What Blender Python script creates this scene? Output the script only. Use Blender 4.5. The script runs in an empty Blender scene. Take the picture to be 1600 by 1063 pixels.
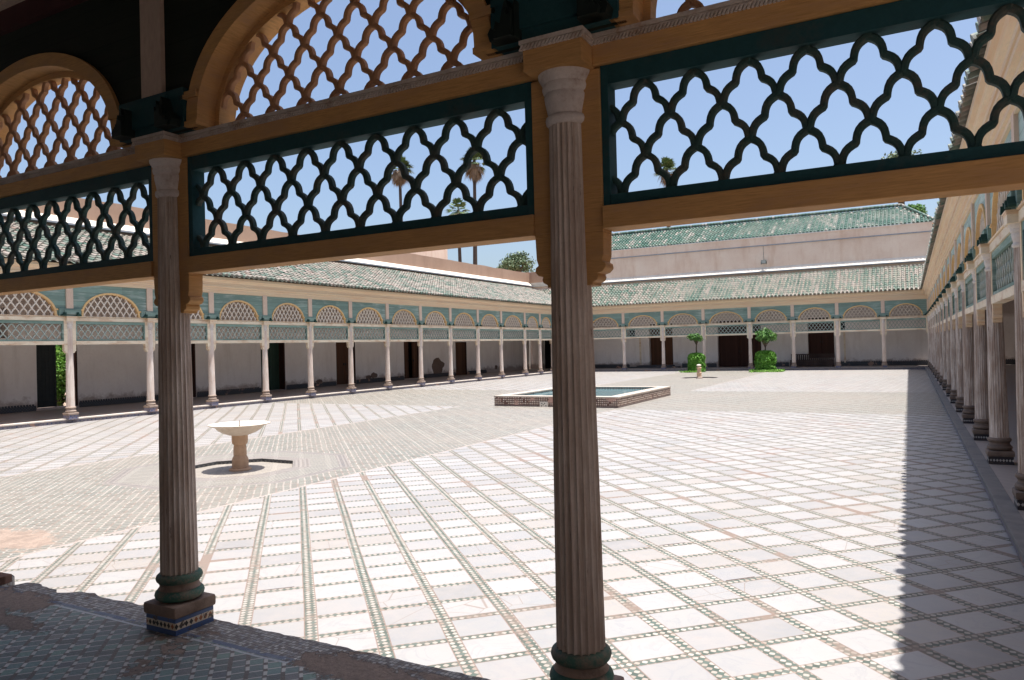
import bpy, bmesh, math, random
from mathutils import Vector, Matrix, noise
R = math.radians
PI = math.pi
sc = bpy.context.scene
col = sc.collection

# ------------------------------------------------------------------ camera
cam = bpy.data.cameras.new('camera')
camo = bpy.data.objects.new('camera', cam)
col.objects.link(camo)
cam.sensor_width = 36.0
cam.lens = 1143.1 / 1600 * 36.0
cam.clip_end = 2000
rgt = Vector((0.87839381, 0.47723659, -0.02587577))
upv = Vector((0.02758345, 0.00342942, 0.99961362))
fwd = Vector((-0.47714093, 0.87876816, 0.01015145))
M = Matrix((rgt, upv, -fwd)).transposed().to_4x4()
M.translation = Vector((0, 0, 1.65))
camo.matrix_world = M
sc.camera = camo

# ------------------------------------------------------------------ sky and sun
SUN = Vector((0.156, 0.05, 1.0)).normalized()
elev = math.asin(SUN.z)
w = bpy.data.worlds.new('World')
sc.world = w
w.use_nodes = True
nt = w.node_tree
bg = nt.nodes['Background']
sky = nt.nodes.new('ShaderNodeTexSky')
sky.sky_type = 'NISHITA'
sky.sun_disc = False
sky.sun_elevation = elev
sky.sun_rotation = math.atan2(SUN.x, SUN.y)
sky.altitude = 450
sky.air_density = 1.0
sky.dust_density = 4.5
sky.ozone_density = 1.8
nt.links.new(sky.outputs[0], bg.inputs[0])
bg.inputs[1].default_value = 0.08
sl = bpy.data.lights.new('sun', 'SUN')
sl.energy = 3.6
sl.angle = R(0.5)
sl.color = (1.0, 0.972, 0.94)
so = bpy.data.objects.new('sun', sl)
col.objects.link(so)
so.rotation_euler = SUN.to_track_quat('Z', 'Y').to_euler()
so.location = (0, 20, 60)

sc.view_settings.view_transform = 'Standard'
sc.view_settings.look = 'None'
sc.view_settings.exposure = 1.32
sc.view_settings.gamma = 1.0
sc.view_settings.use_curve_mapping = False
try:
    sc.cycles.max_bounces = 10
    sc.cycles.diffuse_bounces = 6
except Exception:
    pass

# ------------------------------------------------------------------ material helpers
class N:
    """tiny node builder"""
    def __init__(s, name, rough=0.8, spec=0.3):
        s.m = bpy.data.materials.new(name)
        s.m.use_nodes = True
        s.t = s.m.node_tree
        s.b = s.t.nodes['Principled BSDF']
        s.b.inputs['Roughness'].default_value = rough
        s.b.inputs['Specular IOR Level'].default_value = spec
        s._pos = None
        s._obj = None
    def n(s, typ, **kw):
        x = s.t.nodes.new(typ)
        for k, v in kw.items():
            setattr(x, k, v)
        return x
    def put(s, sock, v):
        if isinstance(v, bpy.types.NodeSocket):
            s.t.links.new(v, sock)
        elif isinstance(v, (tuple, list)) and sock.type == 'RGBA':
            sock.default_value = (v[0], v[1], v[2], 1)
        else:
            sock.default_value = v
    def pos(s):
        if s._pos is None:
            s._pos = s.n('ShaderNodeNewGeometry').outputs['Position']
        return s._pos
    def obj(s):
        if s._obj is None:
            s._obj = s.n('ShaderNodeTexCoord').outputs['Object']
        return s._obj
    def sep(s, v):
        x = s.n('ShaderNodeSeparateXYZ')
        s.put(x.inputs[0], v)
        return x.outputs
    def comb(s, x=0, y=0, z=0):
        c = s.n('ShaderNodeCombineXYZ')
        for i, v in enumerate((x, y, z)):
            s.put(c.inputs[i], v)
        return c.outputs[0]
    def ma(s, op, a, b=0.0, c=0.0, clamp=False):
        x = s.n('ShaderNodeMath', operation=op)
        x.use_clamp = clamp
        s.put(x.inputs[0], a); s.put(x.inputs[1], b); s.put(x.inputs[2], c)
        return x.outputs[0]
    def mix(s, f, a, b, mode='MIX'):
        x = s.n('ShaderNodeMix', data_type='RGBA', blend_type=mode)
        s.put(x.inputs[0], f); s.put(x.inputs[6], a); s.put(x.inputs[7], b)
        return x.outputs[2]
    def noise(s, v, scale, detail=3, rough=0.55, dist=0.0):
        x = s.n('ShaderNodeTexNoise')
        s.put(x.inputs['Vector'], v)
        x.inputs['Scale'].default_value = scale
        x.inputs['Detail'].default_value = detail
        x.inputs['Roughness'].default_value = rough
        x.inputs['Distortion'].default_value = dist
        return x.outputs[0]
    def white(s, v):
        x = s.n('ShaderNodeTexWhiteNoise', noise_dimensions='3D')
        s.put(x.inputs[0], v)
        return x.outputs[0]
    def ramp(s, f, stops, interp='LINEAR'):
        x = s.n('ShaderNodeValToRGB')
        x.color_ramp.interpolation = interp
        e = x.color_ramp.elements
        while len(e) < len(stops):
            e.new(0.5)
        for i, (p, c) in enumerate(stops):
            e[i].position = p
            e[i].color = (c[0], c[1], c[2], 1) if isinstance(c, (tuple, list)) else (c, c, c, 1)
        s.put(x.inputs[0], f)
        return x.outputs[0]
    def step(s, v, a, b):
        """smooth 0..1 between a and b"""
        x = s.n('ShaderNodeMapRange')
        x.clamp = True
        s.put(x.inputs[0], v)
        x.inputs[1].default_value = a
        x.inputs[2].default_value = b
        return x.outputs[0]
    def scale(s, v, k):
        x = s.n('ShaderNodeVectorMath', operation='MULTIPLY')
        s.put(x.inputs[0], v)
        x.inputs[1].default_value = k
        return x.outputs[0]
    def bump(s, h, strength=0.3, dist=0.01):
        x = s.n('ShaderNodeBump')
        x.inputs['Strength'].default_value = strength
        x.inputs['Distance'].default_value = dist
        s.put(x.inputs['Height'], h)
        s.put(s.b.inputs['Normal'], x.outputs[0])
    def col(s, c):
        s.put(s.b.inputs['Base Color'], c)
        return s.m

def painted(name, base, worn, amount=0.5, rough=0.75, stretch=(1, 1, 1), sc1=3.0, grain=None, var=0.25):
    """old paint: patches worn to a second colour plus fine streaks"""
    m = N(name, rough)
    p = m.scale(m.pos(), stretch)
    big = m.noise(p, sc1, 4, 0.6)
    fine = m.noise(m.scale(m.pos(), grain or stretch), sc1 * 9, 3, 0.7)
    k = m.ma('ADD', m.ma('MULTIPLY', big, 0.65), m.ma('MULTIPLY', fine, 0.35))
    f = m.step(k, 0.62 - amount * 0.22, 0.74 - amount * 0.16)
    tone = m.step(fine, 0.25, 0.75)
    dk = tuple(c * (1 - var) for c in base)
    c = m.mix(tone, dk, base)
    c = m.mix(f, c, worn)
    orr = m.n('ShaderNodeObjectInfo').outputs['Random']
    c = m.mix(m.ma('MULTIPLY', orr, 0.22), c, tuple(q * 0.45 for q in worn))
    dot = m.noise(m.scale(m.pos(), grain or stretch), sc1 * 5, 6, 0.85)
    c = m.mix(m.ma('MULTIPLY', m.step(dot, 0.66, 0.70), 0.75), c, tuple(q * 0.3 for q in worn))
    m.bump(m.ma('ADD', k, m.ma('MULTIPLY', dot, 0.6)), 0.45, 0.006)
    return m.col(c)

def marble_paving():
    m = N('courtyard_paving', 0.45, 0.35)
    X, Y, Z = m.sep(m.pos())
    wob = m.noise(m.pos(), 0.35, 2)
    wx = m.ma('MULTIPLY', m.ma('SUBTRACT', wob, 0.5), 0.10)
    wob2 = m.noise(m.scale(m.pos(), (1, 1, 7)), 0.5, 2)
    wy = m.ma('MULTIPLY', m.ma('SUBTRACT', wob2, 0.5), 0.07)
    S = m.ma('ADD', m.ma('ADD', X, Y), wx)
    D = m.ma('ADD', m.ma('SUBTRACT', Y, X), wy)
    u = m.ma('DIVIDE', m.ma('SUBTRACT', S, 0.66), 0.588)
    v = m.ma('DIVIDE', m.ma('SUBTRACT', D, 0.405), 0.485)
    fu = m.ma('ABSOLUTE', m.ma('SUBTRACT', m.ma('FRACT', m.ma('ADD', u, 0.5)), 0.5))
    fv = m.ma('ABSOLUTE', m.ma('SUBTRACT', m.ma('FRACT', m.ma('ADD', v, 0.5)), 0.5))
    iu = m.ma('FLOOR', u); iv = m.ma('FLOOR', v)
    cell = m.comb(iu, iv, 3.0)
    rnd = m.white(cell)
    rnd2 = m.white(m.comb(iu, iv, 9.0))
    # marble slab colours
    slab = m.ramp(rnd, [(0.0, (0.243, 0.236, 0.231)), (0.10, (0.281, 0.274, 0.272)), (0.3, (0.323, 0.314, 0.306)), (0.62, (0.347, 0.339, 0.332)), (0.80, (0.264, 0.262, 0.262)), (0.94, (0.301, 0.276, 0.251)), (1.0, (0.310, 0.288, 0.268))])
    pv = m.n('ShaderNodeVectorMath', operation='ADD')
    m.put(pv.inputs[0], m.pos()); m.put(pv.inputs[1], m.comb(m.ma('MULTIPLY', rnd, 37), m.ma('MULTIPLY', rnd2, 53), 0))
    vein = m.noise(pv.outputs[0], 3.2, 6, 0.62, 1.6)
    vline = m.ma('ABSOLUTE', m.ma('SUBTRACT', vein, 0.5))
    slab = m.mix(m.ma('MULTIPLY', m.step(vline, 0.035, 0.0), 0.5), slab, (.25, .25, .265))
    cloud = m.noise(pv.outputs[0], 5, 4)
    slab = m.mix(m.ma('MULTIPLY', m.step(cloud, 0.42, 0.72), 0.6), slab, (.33, .30, .285))
    stain = m.noise(m.pos(), 0.9, 5, 0.65)
    slab = m.mix(m.ma('MULTIPLY', m.step(stain, 0.60, 0.80), 0.35), slab, (.30, .22, .165))
    # cracks in some slabs
    vo = m.n('ShaderNodeTexVoronoi', feature='DISTANCE_TO_EDGE')
    m.put(vo.inputs['Vector'], m.n('ShaderNodeVectorMath', operation='ADD').outputs[0]) if False else m.put(vo.inputs['Vector'], pv.outputs[0])
    vo.inputs['Scale'].default_value = 3.3
    crack = m.ma('MULTIPLY', m.step(vo.outputs[0], 0.012, 0.004), m.ma('GREATER_THAN', rnd2, 0.82))
    slab = m.mix(m.ma('MULTIPLY', crack, 0.7), slab, (.20, .15, .12))
    # zellige strips between slabs: elongated lozenges, green and white
    kx = PI / 0.034
    sx = m.ma('SINE', m.ma('MULTIPLY', X, kx))
    sy = m.ma('SINE', m.ma('MULTIPLY', Y, kx))
    pr = m.ma('MULTIPLY', sx, sy)
    wn = m.white(m.comb(m.ma('FLOOR', m.ma('DIVIDE', X, 0.034)), m.ma('FLOOR', m.ma('DIVIDE', Y, 0.034)), 1))
    green = m.ramp(wn, [(0, (.035, .058, .048)), (0.4, (.055, .088, .073)), (0.8, (.08, .115, .10)), (1, (.11, .115, .10))])
    cream = m.ramp(wn, [(0, (.30, .27, .235)), (0.7, (.40, .375, .34)), (1, (.24, .185, .15))])
    strip = m.mix(m.ma('GREATER_THAN', pr, -0.12), cream, green)
    strip = m.mix(m.step(m.ma('ABSOLUTE', m.ma('ADD', pr, 0.12)), 0.10, 0.0), strip, (.16, .12, .095))
    worn = m.noise(m.pos(), 0.8, 6, 0.68)
    strip = m.mix(m.step(worn, 0.55, 0.62), strip, (.185, .138, .112))
    worn2 = m.noise(m.pos(), 0.23, 3, 0.6)
    strip = m.mix(m.ma('MULTIPLY', m.step(worn2, 0.4, 0.75), 0.4), strip, (.20, .16, .135))
    inu = m.step(fu, 0.098, 0.092)
    inv = m.step(fv, 0.092, 0.085)
    edge = m.ma('MAXIMUM', m.step(m.ma('ABSOLUTE', m.ma('SUBTRACT', fu, 0.097)), 0.014, 0.004), m.step(m.ma('ABSOLUTE', m.ma('SUBTRACT', fv, 0.090)), 0.016, 0.004))
    instrip = m.ma('MAXIMUM', inu, inv)
    marb = m.mix(instrip, slab, strip)
    marb = m.mix(m.ma('MULTIPLY', edge, 0.8), marb, (.20, .13, .10))
    # central and cross paths of zellige rows
    path = zellige_rows(m, X, Y, dark=False)
    # ring of fine tiles round the first fountain
    def ring(cx, cy):
        dx = m.ma('SUBTRACT', X, cx); dy = m.ma('SUBTRACT', Y, cy)
        ax = m.ma('ABSOLUTE', dx); ay = m.ma('ABSOLUTE', dy)
        dg = m.ma('MULTIPLY', m.ma('ADD', ax, ay), 0.7071)
        return m.ma('MAXIMUM', m.ma('MAXIMUM', ax, ay), dg)
    for (cx, cy) in ((-9.33, 8.0), (-9.33, 36.9)):
        r = ring(cx, cy)
        fine = m.ma('FRACT', m.ma('MULTIPLY', m.ma('ADD', X, m.ma('MULTIPLY', Y, 0.35)), 17))
        fc = m.mix(m.step(fine, 0.55, 0.65), (.165, .155, .135), (.30, .28, .25))
        fr2 = m.ma('FRACT', m.ma('MULTIPLY', r, 15))
        rc = m.mix(m.step(fr2, 0.45, 0.55), (.185, .165, .15), (.245, .22, .20))
        path = m.mix(m.ma('LESS_THAN', r, 1.72), path, rc)
        path = m.mix(m.ma('LESS_THAN', r, 1.55), path, fc)
        path = m.mix(m.step(m.ma('ABSOLUTE', m.ma('SUBTRACT', r, 1.62)), 0.03, 0.02), path, (.17, .155, .145))
        path = m.mix(m.ma('LESS_THAN', r, 1.13), path, rc)
        path = m.mix(m.ma('LESS_THAN', r, 0.86), path, m.mix(m.step(fine, 0.5, 0.6), (.24, .21, .175), (.33, .30, .26)))
    inp = m.ma('MULTIPLY', m.ma('GREATER_THAN', X, -12.2), m.ma('LESS_THAN', X, -7.12))
    inc = m.ma('MULTIPLY', m.ma('GREATER_THAN', Y, 19.0), m.ma('LESS_THAN', Y, 26.7))
    P = m.ma('MAXIMUM', inp, inc)
    # border line
    bl = m.ma('MAXIMUM', m.step(m.ma('ABSOLUTE', m.ma('ADD', X, 12.2)), 0.04, 0.02), m.step(m.ma('ABSOLUTE', m.ma('ADD', X, 7.12)), 0.03, 0.015))
    fvs = m.ma('FRACT', v); fus = m.ma('FRACT', u)
    lift = m.ma('GREATER_THAN', m.white(m.comb(iu, iv, 11)), 0.955)
    gap_shade = m.ma('MULTIPLY', m.ma('MULTIPLY', lift, m.step(m.ma('ABSOLUTE', m.ma('SUBTRACT', fvs, 0.115)), 0.028, 0.016)), m.ma('MULTIPLY', m.ma('GREATER_THAN', fus, 0.15), m.ma('LESS_THAN', fus, 0.75)))
    marb = m.mix(gap_shade, marb, (.055, .03, .022))  # dark line painted along some slab edges as shade in an open gap
    full = m.mix(P, marb, path)
    full = m.mix(m.ma('MULTIPLY', bl, m.ma('SUBTRACT', 1.0, inc)), full, (.33, .28, .25))
    # bare mortar patch near the left end of the path
    dxp = m.ma('DIVIDE', m.ma('ADD', X, 7.9), 0.75); dyp = m.ma('DIVIDE', m.ma('SUBTRACT', Y, 3.95), 0.42)
    rr = m.ma('SQRT', m.ma('ADD', m.ma('MULTIPLY', dxp, dxp), m.ma('MULTIPLY', dyp, dyp)))
    rr = m.ma('ADD', rr, m.ma('MULTIPLY', m.noise(m.pos(), 5.0, 7, 0.85), 2.6))
    pm = m.step(rr, 2.12, 2.08)
    mort = m.mix(m.step(m.noise(m.pos(), 12, 6, 0.8), 0.3, 0.7), (.19, .14, .11), (.36, .27, .215))
    full = m.mix(pm, full, mort)
    # large scale tonal variation and dust
    dust = m.noise(m.pos(), 0.16, 4, 0.6)
    full = m.mix(m.ma('MULTIPLY', m.step(dust, 0.35, 0.8), 0.25), full, (.31, .26, .22))
    dark = m.noise(m.pos(), 2.6, 5, 0.7)
    full = m.mix(m.ma('MULTIPLY', m.step(dark, 0.66, 0.8), 0.45), full, (.30, .20, .15))
    h = m.ma('SUBTRACT', m.ma('MULTIPLY', m.noise(m.pos(), 14, 4), 0.5), m.ma('MULTIPLY', edge, 0.6))
    h = m.ma('ADD', h, m.ma('MULTIPLY', rnd, 0.4))
    m.bump(h, 0.25, 0.008)
    m.put(m.b.inputs['Roughness'], m.ma('ADD', 0.42, m.ma('MULTIPLY', instrip, 0.2)))
    return m.col(full)

def zellige_rows(m, X, Y, dark):
    """rows of glazed rectangles with thin white bars, columns of small white squares; laid at 45 degrees"""
    wob = m.ma('MULTIPLY', m.ma('SUBTRACT', m.noise(m.pos(), 1.1, 3), 0.5), 0.06)
    a = m.ma('ADD', m.ma('MULTIPLY', m.ma('ADD', X, Y), 0.70711), wob)
    b = m.ma('SUBTRACT', m.ma('MULTIPLY', m.ma('SUBTRACT', Y, X), 0.70711), wob)
    qa = m.ma('DIVIDE', a, 0.090)
    ia = m.ma('FLOOR', qa)
    fa = m.ma('FRACT', qa)
    qb = m.ma('ADD', m.ma('DIVIDE', b, 0.080), m.ma('MULTIPLY', m.white(m.comb(ia, 0, 5)), 0.9))
    ib = m.ma('FLOOR', qb)
    fb = m.ma('FRACT', qb)
    rnd = m.white(m.comb(ia, ib, 2))
    if dark:
        tile = m.ramp(rnd, [(0, (0.114, 0.138, 0.130)), (0.35, (0.155, 0.220, 0.212)), (0.6, (0.170, 0.285, 0.268)), (0.8, (0.195, 0.325, 0.268)), (0.92, (0.138, 0.155, 0.170)), (1, (0.277, 0.268, 0.244))])
        white_, grout = (.66, .64, .60), (.125, .098, .08)
    else:
        tile = m.ramp(rnd, [(0, (0.098, 0.102, 0.089)), (0.35, (0.128, 0.138, 0.118)), (0.6, (0.144, 0.161, 0.138)), (0.8, (0.118, 0.138, 0.125)), (1, (0.177, 0.154, 0.131))])
        white_, grout = (0.408, 0.387, 0.353), (0.204, 0.162, 0.136)
    c = m.mix(m.ma('GREATER_THAN', m.ma('ABSOLUTE', m.ma('SUBTRACT', fb, 0.5)), 0.435), tile, white_)       # thin bar
    incol = m.ma('GREATER_THAN', fa, 0.76)
    sqr = m.ma('LESS_THAN', m.ma('ABSOLUTE', m.ma('SUBTRACT', fb, 0.5)), 0.30)
    colc = m.mix(sqr, grout, m.mix(m.ma('GREATER_THAN', rnd, 0.25), grout, white_))
    c = m.mix(incol, c, colc)
    g = m.ma('MAXIMUM', m.step(m.ma('ABSOLUTE', m.ma('SUBTRACT', fa, 0.76)), 0.05, 0.02), m.step(m.ma('ABSOLUTE', m.ma('SUBTRACT', m.ma('ABSOLUTE', m.ma('SUBTRACT', fb, 0.5)), 0.42)), 0.035, 0.01))
    c = m.mix(m.ma('MULTIPLY', g, 0.65), c, grout)
    big = m.noise(m.pos(), 0.55, 4, 0.6)
    if dark:
        c = m.mix(m.ma('MULTIPLY', m.step(big, 0.32, 0.68), 0.6), c, (0.162, 0.132, 0.114))
    else:
        c = m.mix(m.ma('MULTIPLY', m.step(big, 0.3, 0.75), 0.55), c, (0.255, 0.217, 0.183))
    return c

def walkway_mat():
    m = N('walkway_zellige', 0.55, 0.35)
    X, Y, Z = m.sep(m.pos())
    c = zellige_rows(m, X, Y, dark=True)
    # the near border: fine mosaic outside a blue line along the ledge
    v = m.ma('ADD', Y, m.ma('MULTIPLY', m.ma('SUBTRACT', m.noise(m.pos(), 1.3, 3), 0.5), 0.05))
    mos = m.white(m.comb(m.ma('FLOOR', m.ma('MULTIPLY', X, 40)), m.ma('FLOOR', m.ma('MULTIPLY', Y, 36)), 0))
    mosc = m.ramp(mos, [(0, (0.125, 0.100, 0.088)), (0.3, (0.213, 0.175, 0.150)), (0.55, (0.312, 0.294, 0.269)), (0.75, (0.425, 0.406, 0.375)), (0.9, (0.200, 0.200, 0.213)), (1, (0.525, 0.488, 0.438))])
    grd = m.ma('MAXIMUM', m.ma('LESS_THAN', m.ma('FRACT', m.ma('MULTIPLY', X, 40)), 0.16), m.ma('LESS_THAN', m.ma('FRACT', m.ma('MULTIPLY', Y, 36)), 0.2))
    mosc = m.mix(grd, mosc, (.085, .07, .065))
    inb = m.ma('MULTIPLY', m.ma('GREATER_THAN', v, 2.90), m.ma('LESS_THAN', v, 3.6))
    c = m.mix(inb, c, mosc)
    brk = m.step(m.noise(m.pos(), 3.1, 4, 0.7), 0.56, 0.54)
    c = m.mix(m.ma('MULTIPLY', brk, m.step(m.ma('ABSOLUTE', m.ma('SUBTRACT', v, 2.885)), 0.020, 0.016)), c, m.mix(m.white(m.comb(m.ma('FLOOR', m.ma('MULTIPLY', X, 14)), 0, 0)), (.075, .10, .17), (.14, .16, .21)))
    c = m.mix(m.step(m.ma('ABSOLUTE', m.ma('SUBTRACT', v, 2.850)), 0.010, 0.006), c, (.42, .43, .44))
    # bare mortar patches
    def patch(px, py, rx, ry, th):
        dx = m.ma('DIVIDE', m.ma('SUBTRACT', X, px), rx); dy = m.ma('DIVIDE', m.ma('SUBTRACT', Y, py), ry)
        r = m.ma('SQRT', m.ma('ADD', m.ma('MULTIPLY', dx, dx), m.ma('MULTIPLY', dy, dy)))
        r = m.ma('ADD', r, m.ma('MULTIPLY', m.noise(m.pos(), 9.0, 7, 0.85), 3.0))
        return m.step(r, th + 0.04, th)
    pm = m.ma('MAXIMUM', patch(-5.45, 2.78, 0.42, 0.16, 2.38), patch(-2.55, 2.93, 0.42, 0.13, 2.40))
    pm = m.ma('MAXIMUM', pm, patch(-5.15, 2.55, 0.55, 0.10, 2.28))
    pm = m.ma('MAXIMUM', pm, patch(-1.95, 2.75, 0.30, 0.20, 2.38))
    pm = m.ma('MAXIMUM', pm, patch(-2.0, 3.04, 0.35, 0.05, 2.30))
    wn = m.noise(m.pos(), 2.3, 6, 0.7)
    pm = m.ma('MAXIMUM', pm, m.step(wn, 0.60, 0.615))
    mort = m.mix(m.step(m.noise(m.pos(), 26, 6, 0.8), 0.3, 0.7), (0.149, 0.109, 0.086), (0.299, 0.230, 0.190))
    c = m.mix(pm, c, mort)
    m.put(m.b.inputs['Roughness'], m.ma('ADD', 0.42, m.ma('MULTIPLY', pm, 0.45)))
    h = m.ma('SUBTRACT', m.noise(m.pos(), 30, 5, 0.8), m.ma('MULTIPLY', pm, 1.5))
    m.bump(h, 0.9, 0.014)
    return m.col(c)

def roof_mat():
    """coordinates of the roof are local: x along the eave, y up the slope"""
    m = N('roof_tile', 0.55, 0.4)
    X, Y, Z = m.sep(m.obj())
    qx = m.ma('DIVIDE', m.ma('ADD', X, 0.05375), 0.1075)
    ix = m.ma('FLOOR', qx)
    par = m.ma('MODULO', m.ma('ABSOLUTE', ix), 2.0)
    iy = m.ma('FLOOR', m.ma('DIVIDE', Y, 0.30))
    w1 = m.white(m.comb(ix, iy, 1)); w2 = m.white(m.comb(ix, 0, 7))
    big = m.noise(m.pos(), 0.45, 4, 0.6)
    k = m.ma('ADD', m.ma('MULTIPLY', w1, 0.46), m.ma('ADD', m.ma('MULTIPLY', w2, 0.26), m.ma('MULTIPLY', big, 0.36)))
    k = m.ma('ADD', k, m.ma('MULTIPLY', m.ma('SUBTRACT', par, 0.5), 0.10))
    c = m.ramp(k, [(0.12, (0.026, 0.070, 0.050)), (0.32, (0.052, 0.114, 0.084)), (0.45, (0.099, 0.157, 0.125)), (0.53, (0.132, 0.135, 0.110)), (0.64, (0.219, 0.201, 0.169)), (0.80, (0.322, 0.263, 0.227)), (0.92, (0.190, 0.125, 0.099))])
    g = m.noise(m.pos(), 9, 4, 0.7)
    c = m.mix(m.ma('MULTIPLY', m.step(g, 0.5, 0.72), 0.5), c, (.28, .25, .21))
    du = m.noise(m.pos(), 0.9, 5, 0.7)
    c = m.mix(m.ma('MULTIPLY', m.step(du, 0.42, 0.66), 0.55), c, (.30, .265, .22))
    g2 = m.noise(m.pos(), 22, 3, 0.7)
    c = m.mix(m.ma('MULTIPLY', m.step(g2, 0.55, 0.8), 0.5), c, (.14, .12, .10))
    m.bump(g2, 0.4, 0.01)
    return m.col(c)

def plaster(name, base, stain, dirt, rough=0.9, sc1=0.8, low=0.0):
    m = N(name, rough, 0.15)
    X, Y, Z = m.sep(m.pos())
    a = m.noise(m.pos(), sc1, 5, 0.62)
    b = m.noise(m.scale(m.pos(), (1, 1, 0.18)), 2.2, 4, 0.6)
    f = m.noise(m.pos(), 12, 4, 0.65)
    c = m.mix(m.step(a, 0.35, 0.7), base, stain)
    c = m.mix(m.ma('MULTIPLY', m.step(b, 0.52, 0.78), 0.5), c, dirt)
    c = m.mix(m.ma('MULTIPLY', m.step(f, 0.5, 0.8), 0.22), c, dirt)
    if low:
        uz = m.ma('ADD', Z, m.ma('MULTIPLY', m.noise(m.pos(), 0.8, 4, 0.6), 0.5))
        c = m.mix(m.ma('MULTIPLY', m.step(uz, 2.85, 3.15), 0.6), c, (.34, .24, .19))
        lz = m.ma('ADD', Z, m.ma('MULTIPLY', m.noise(m.pos(), 2.5, 5, 0.7), -0.9))
        c = m.mix(m.ma('MULTIPLY', m.step(lz, -0.02, -0.22), 0.75), c, (.33, .24, .19))
    m.bump(f, 0.35, 0.01)
    return m.col(c)

def shaft_mat(name, base, dark, amt):
    m = N(name, 0.85, 0.2)
    p = m.pos()
    st = m.noise(m.scale(p, (1, 1, 0.045)), 34, 4, 0.7)
    bl = m.noise(m.scale(p, (1, 1, 0.3)), 7, 5, 0.7)
    fi = m.noise(p, 60, 3, 0.7)
    k = m.ma('ADD', m.ma('MULTIPLY', st, 0.62), m.ma('MULTIPLY', bl, 0.38))
    c = m.mix(m.step(k, 0.40 - amt * 0.05, 0.66 - amt * 0.1), base, dark)
    c = m.mix(m.ma('MULTIPLY', m.step(fi, 0.5, 0.8), 0.3), c, tuple(q * 0.6 for q in dark))
    ch = m.noise(m.scale(p, (1, 1, 0.16)), 26, 5, 0.8)
    c = m.mix(m.step(ch, 0.63, 0.69), c, tuple(q * 0.35 for q in dark))
    orr = m.n('ShaderNodeObjectInfo').outputs['Random']
    c = m.mix(m.ma('MULTIPLY', orr, 0.30), c, dark)
    lo = m.noise(m.scale(p, (1, 1, 0.5)), 2.2, 4, 0.6)
    c = m.mix(m.ma('MULTIPLY', m.step(lo, 0.45, 0.7), 0.45), c, dark)
    m.bump(m.ma('ADD', st, m.ma('MULTIPLY', ch, -0.8)), 0.55, 0.006)
    return m.col(c)

def small_tile(name, ca, cb, size, axis3=True, grout=(.2, .17, .15)):
    """grid of small squares in two colours, on any vertical face"""
    m = N(name, 0.5, 0.4)
    X, Y, Z = m.sep(m.pos())
    h = m.ma('ADD', X, Y)
    qa = m.ma('DIVIDE', h, size); qb = m.ma('DIVIDE', Z, size)
    par = m.ma('MODULO', m.ma('ADD', m.ma('ABSOLUTE', m.ma('FLOOR', qa)), m.ma('ABSOLUTE', m.ma('FLOOR', qb))), 2.0)
    rnd = m.white(m.comb(m.ma('FLOOR', qa), m.ma('FLOOR', qb), 0))
    c = m.mix(m.ma('GREATER_THAN', par, 0.5), ca, cb)
    c = m.mix(m.ma('MULTIPLY', rnd, 0.35), c, grout)
    e = m.ma('MAXIMUM', m.ma('GREATER_THAN', m.ma('ABSOLUTE', m.ma('SUBTRACT', m.ma('FRACT', qa), 0.5)), 0.42), m.ma('GREATER_THAN', m.ma('ABSOLUTE', m.ma('SUBTRACT', m.ma('FRACT', qb), 0.5)), 0.42))
    c = m.mix(m.ma('MULTIPLY', e, 0.7), c, grout)
    wn = m.noise(m.pos(), 1.7, 4, 0.65)
    c = m.mix(m.step(wn, 0.60, 0.64), c, (.36, .22, .16))
    return m.col(c)

def dot_tile(name):
    m = N(name, 0.5, 0.4)
    X, Y, Z = m.sep(m.pos())
    P_ = 0.058
    qa = m.ma('DIVIDE', m.ma('ADD', X, Y), P_); qb = m.ma('DIVIDE', m.ma('ADD', Z, 0.004), P_)
    fa = m.ma('ABSOLUTE', m.ma('SUBTRACT', m.ma('FRACT', qa), 0.5)); fb = m.ma('ABSOLUTE', m.ma('SUBTRACT', m.ma('FRACT', qb), 0.5))
    dot = m.ma('LESS_THAN', m.ma('MAXIMUM', fa, fb), 0.27)
    r_ = m.white(m.comb(m.ma('FLOOR', qa), m.ma('FLOOR', qb), 0))
    bg_ = m.mix(m.ma('GREATER_THAN', m.ma('MAXIMUM', fa, fb), 0.40), (.16, .08, .06), (.06, .035, .03))
    c = m.mix(m.ma('MULTIPLY', dot, m.ma('GREATER_THAN', r_, 0.10)), bg_, m.mix(r_, (.50, .38, .29), (.78, .68, .57)))
    wn = m.noise(m.pos(), 1.7, 4, 0.65)
    c = m.mix(m.step(wn, 0.58, 0.64), c, (.46, .28, .22))
    c = m.mix(m.step(Z, -0.075, -0.085), c, (.14, .10, .09))
    return m.col(c)

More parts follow.
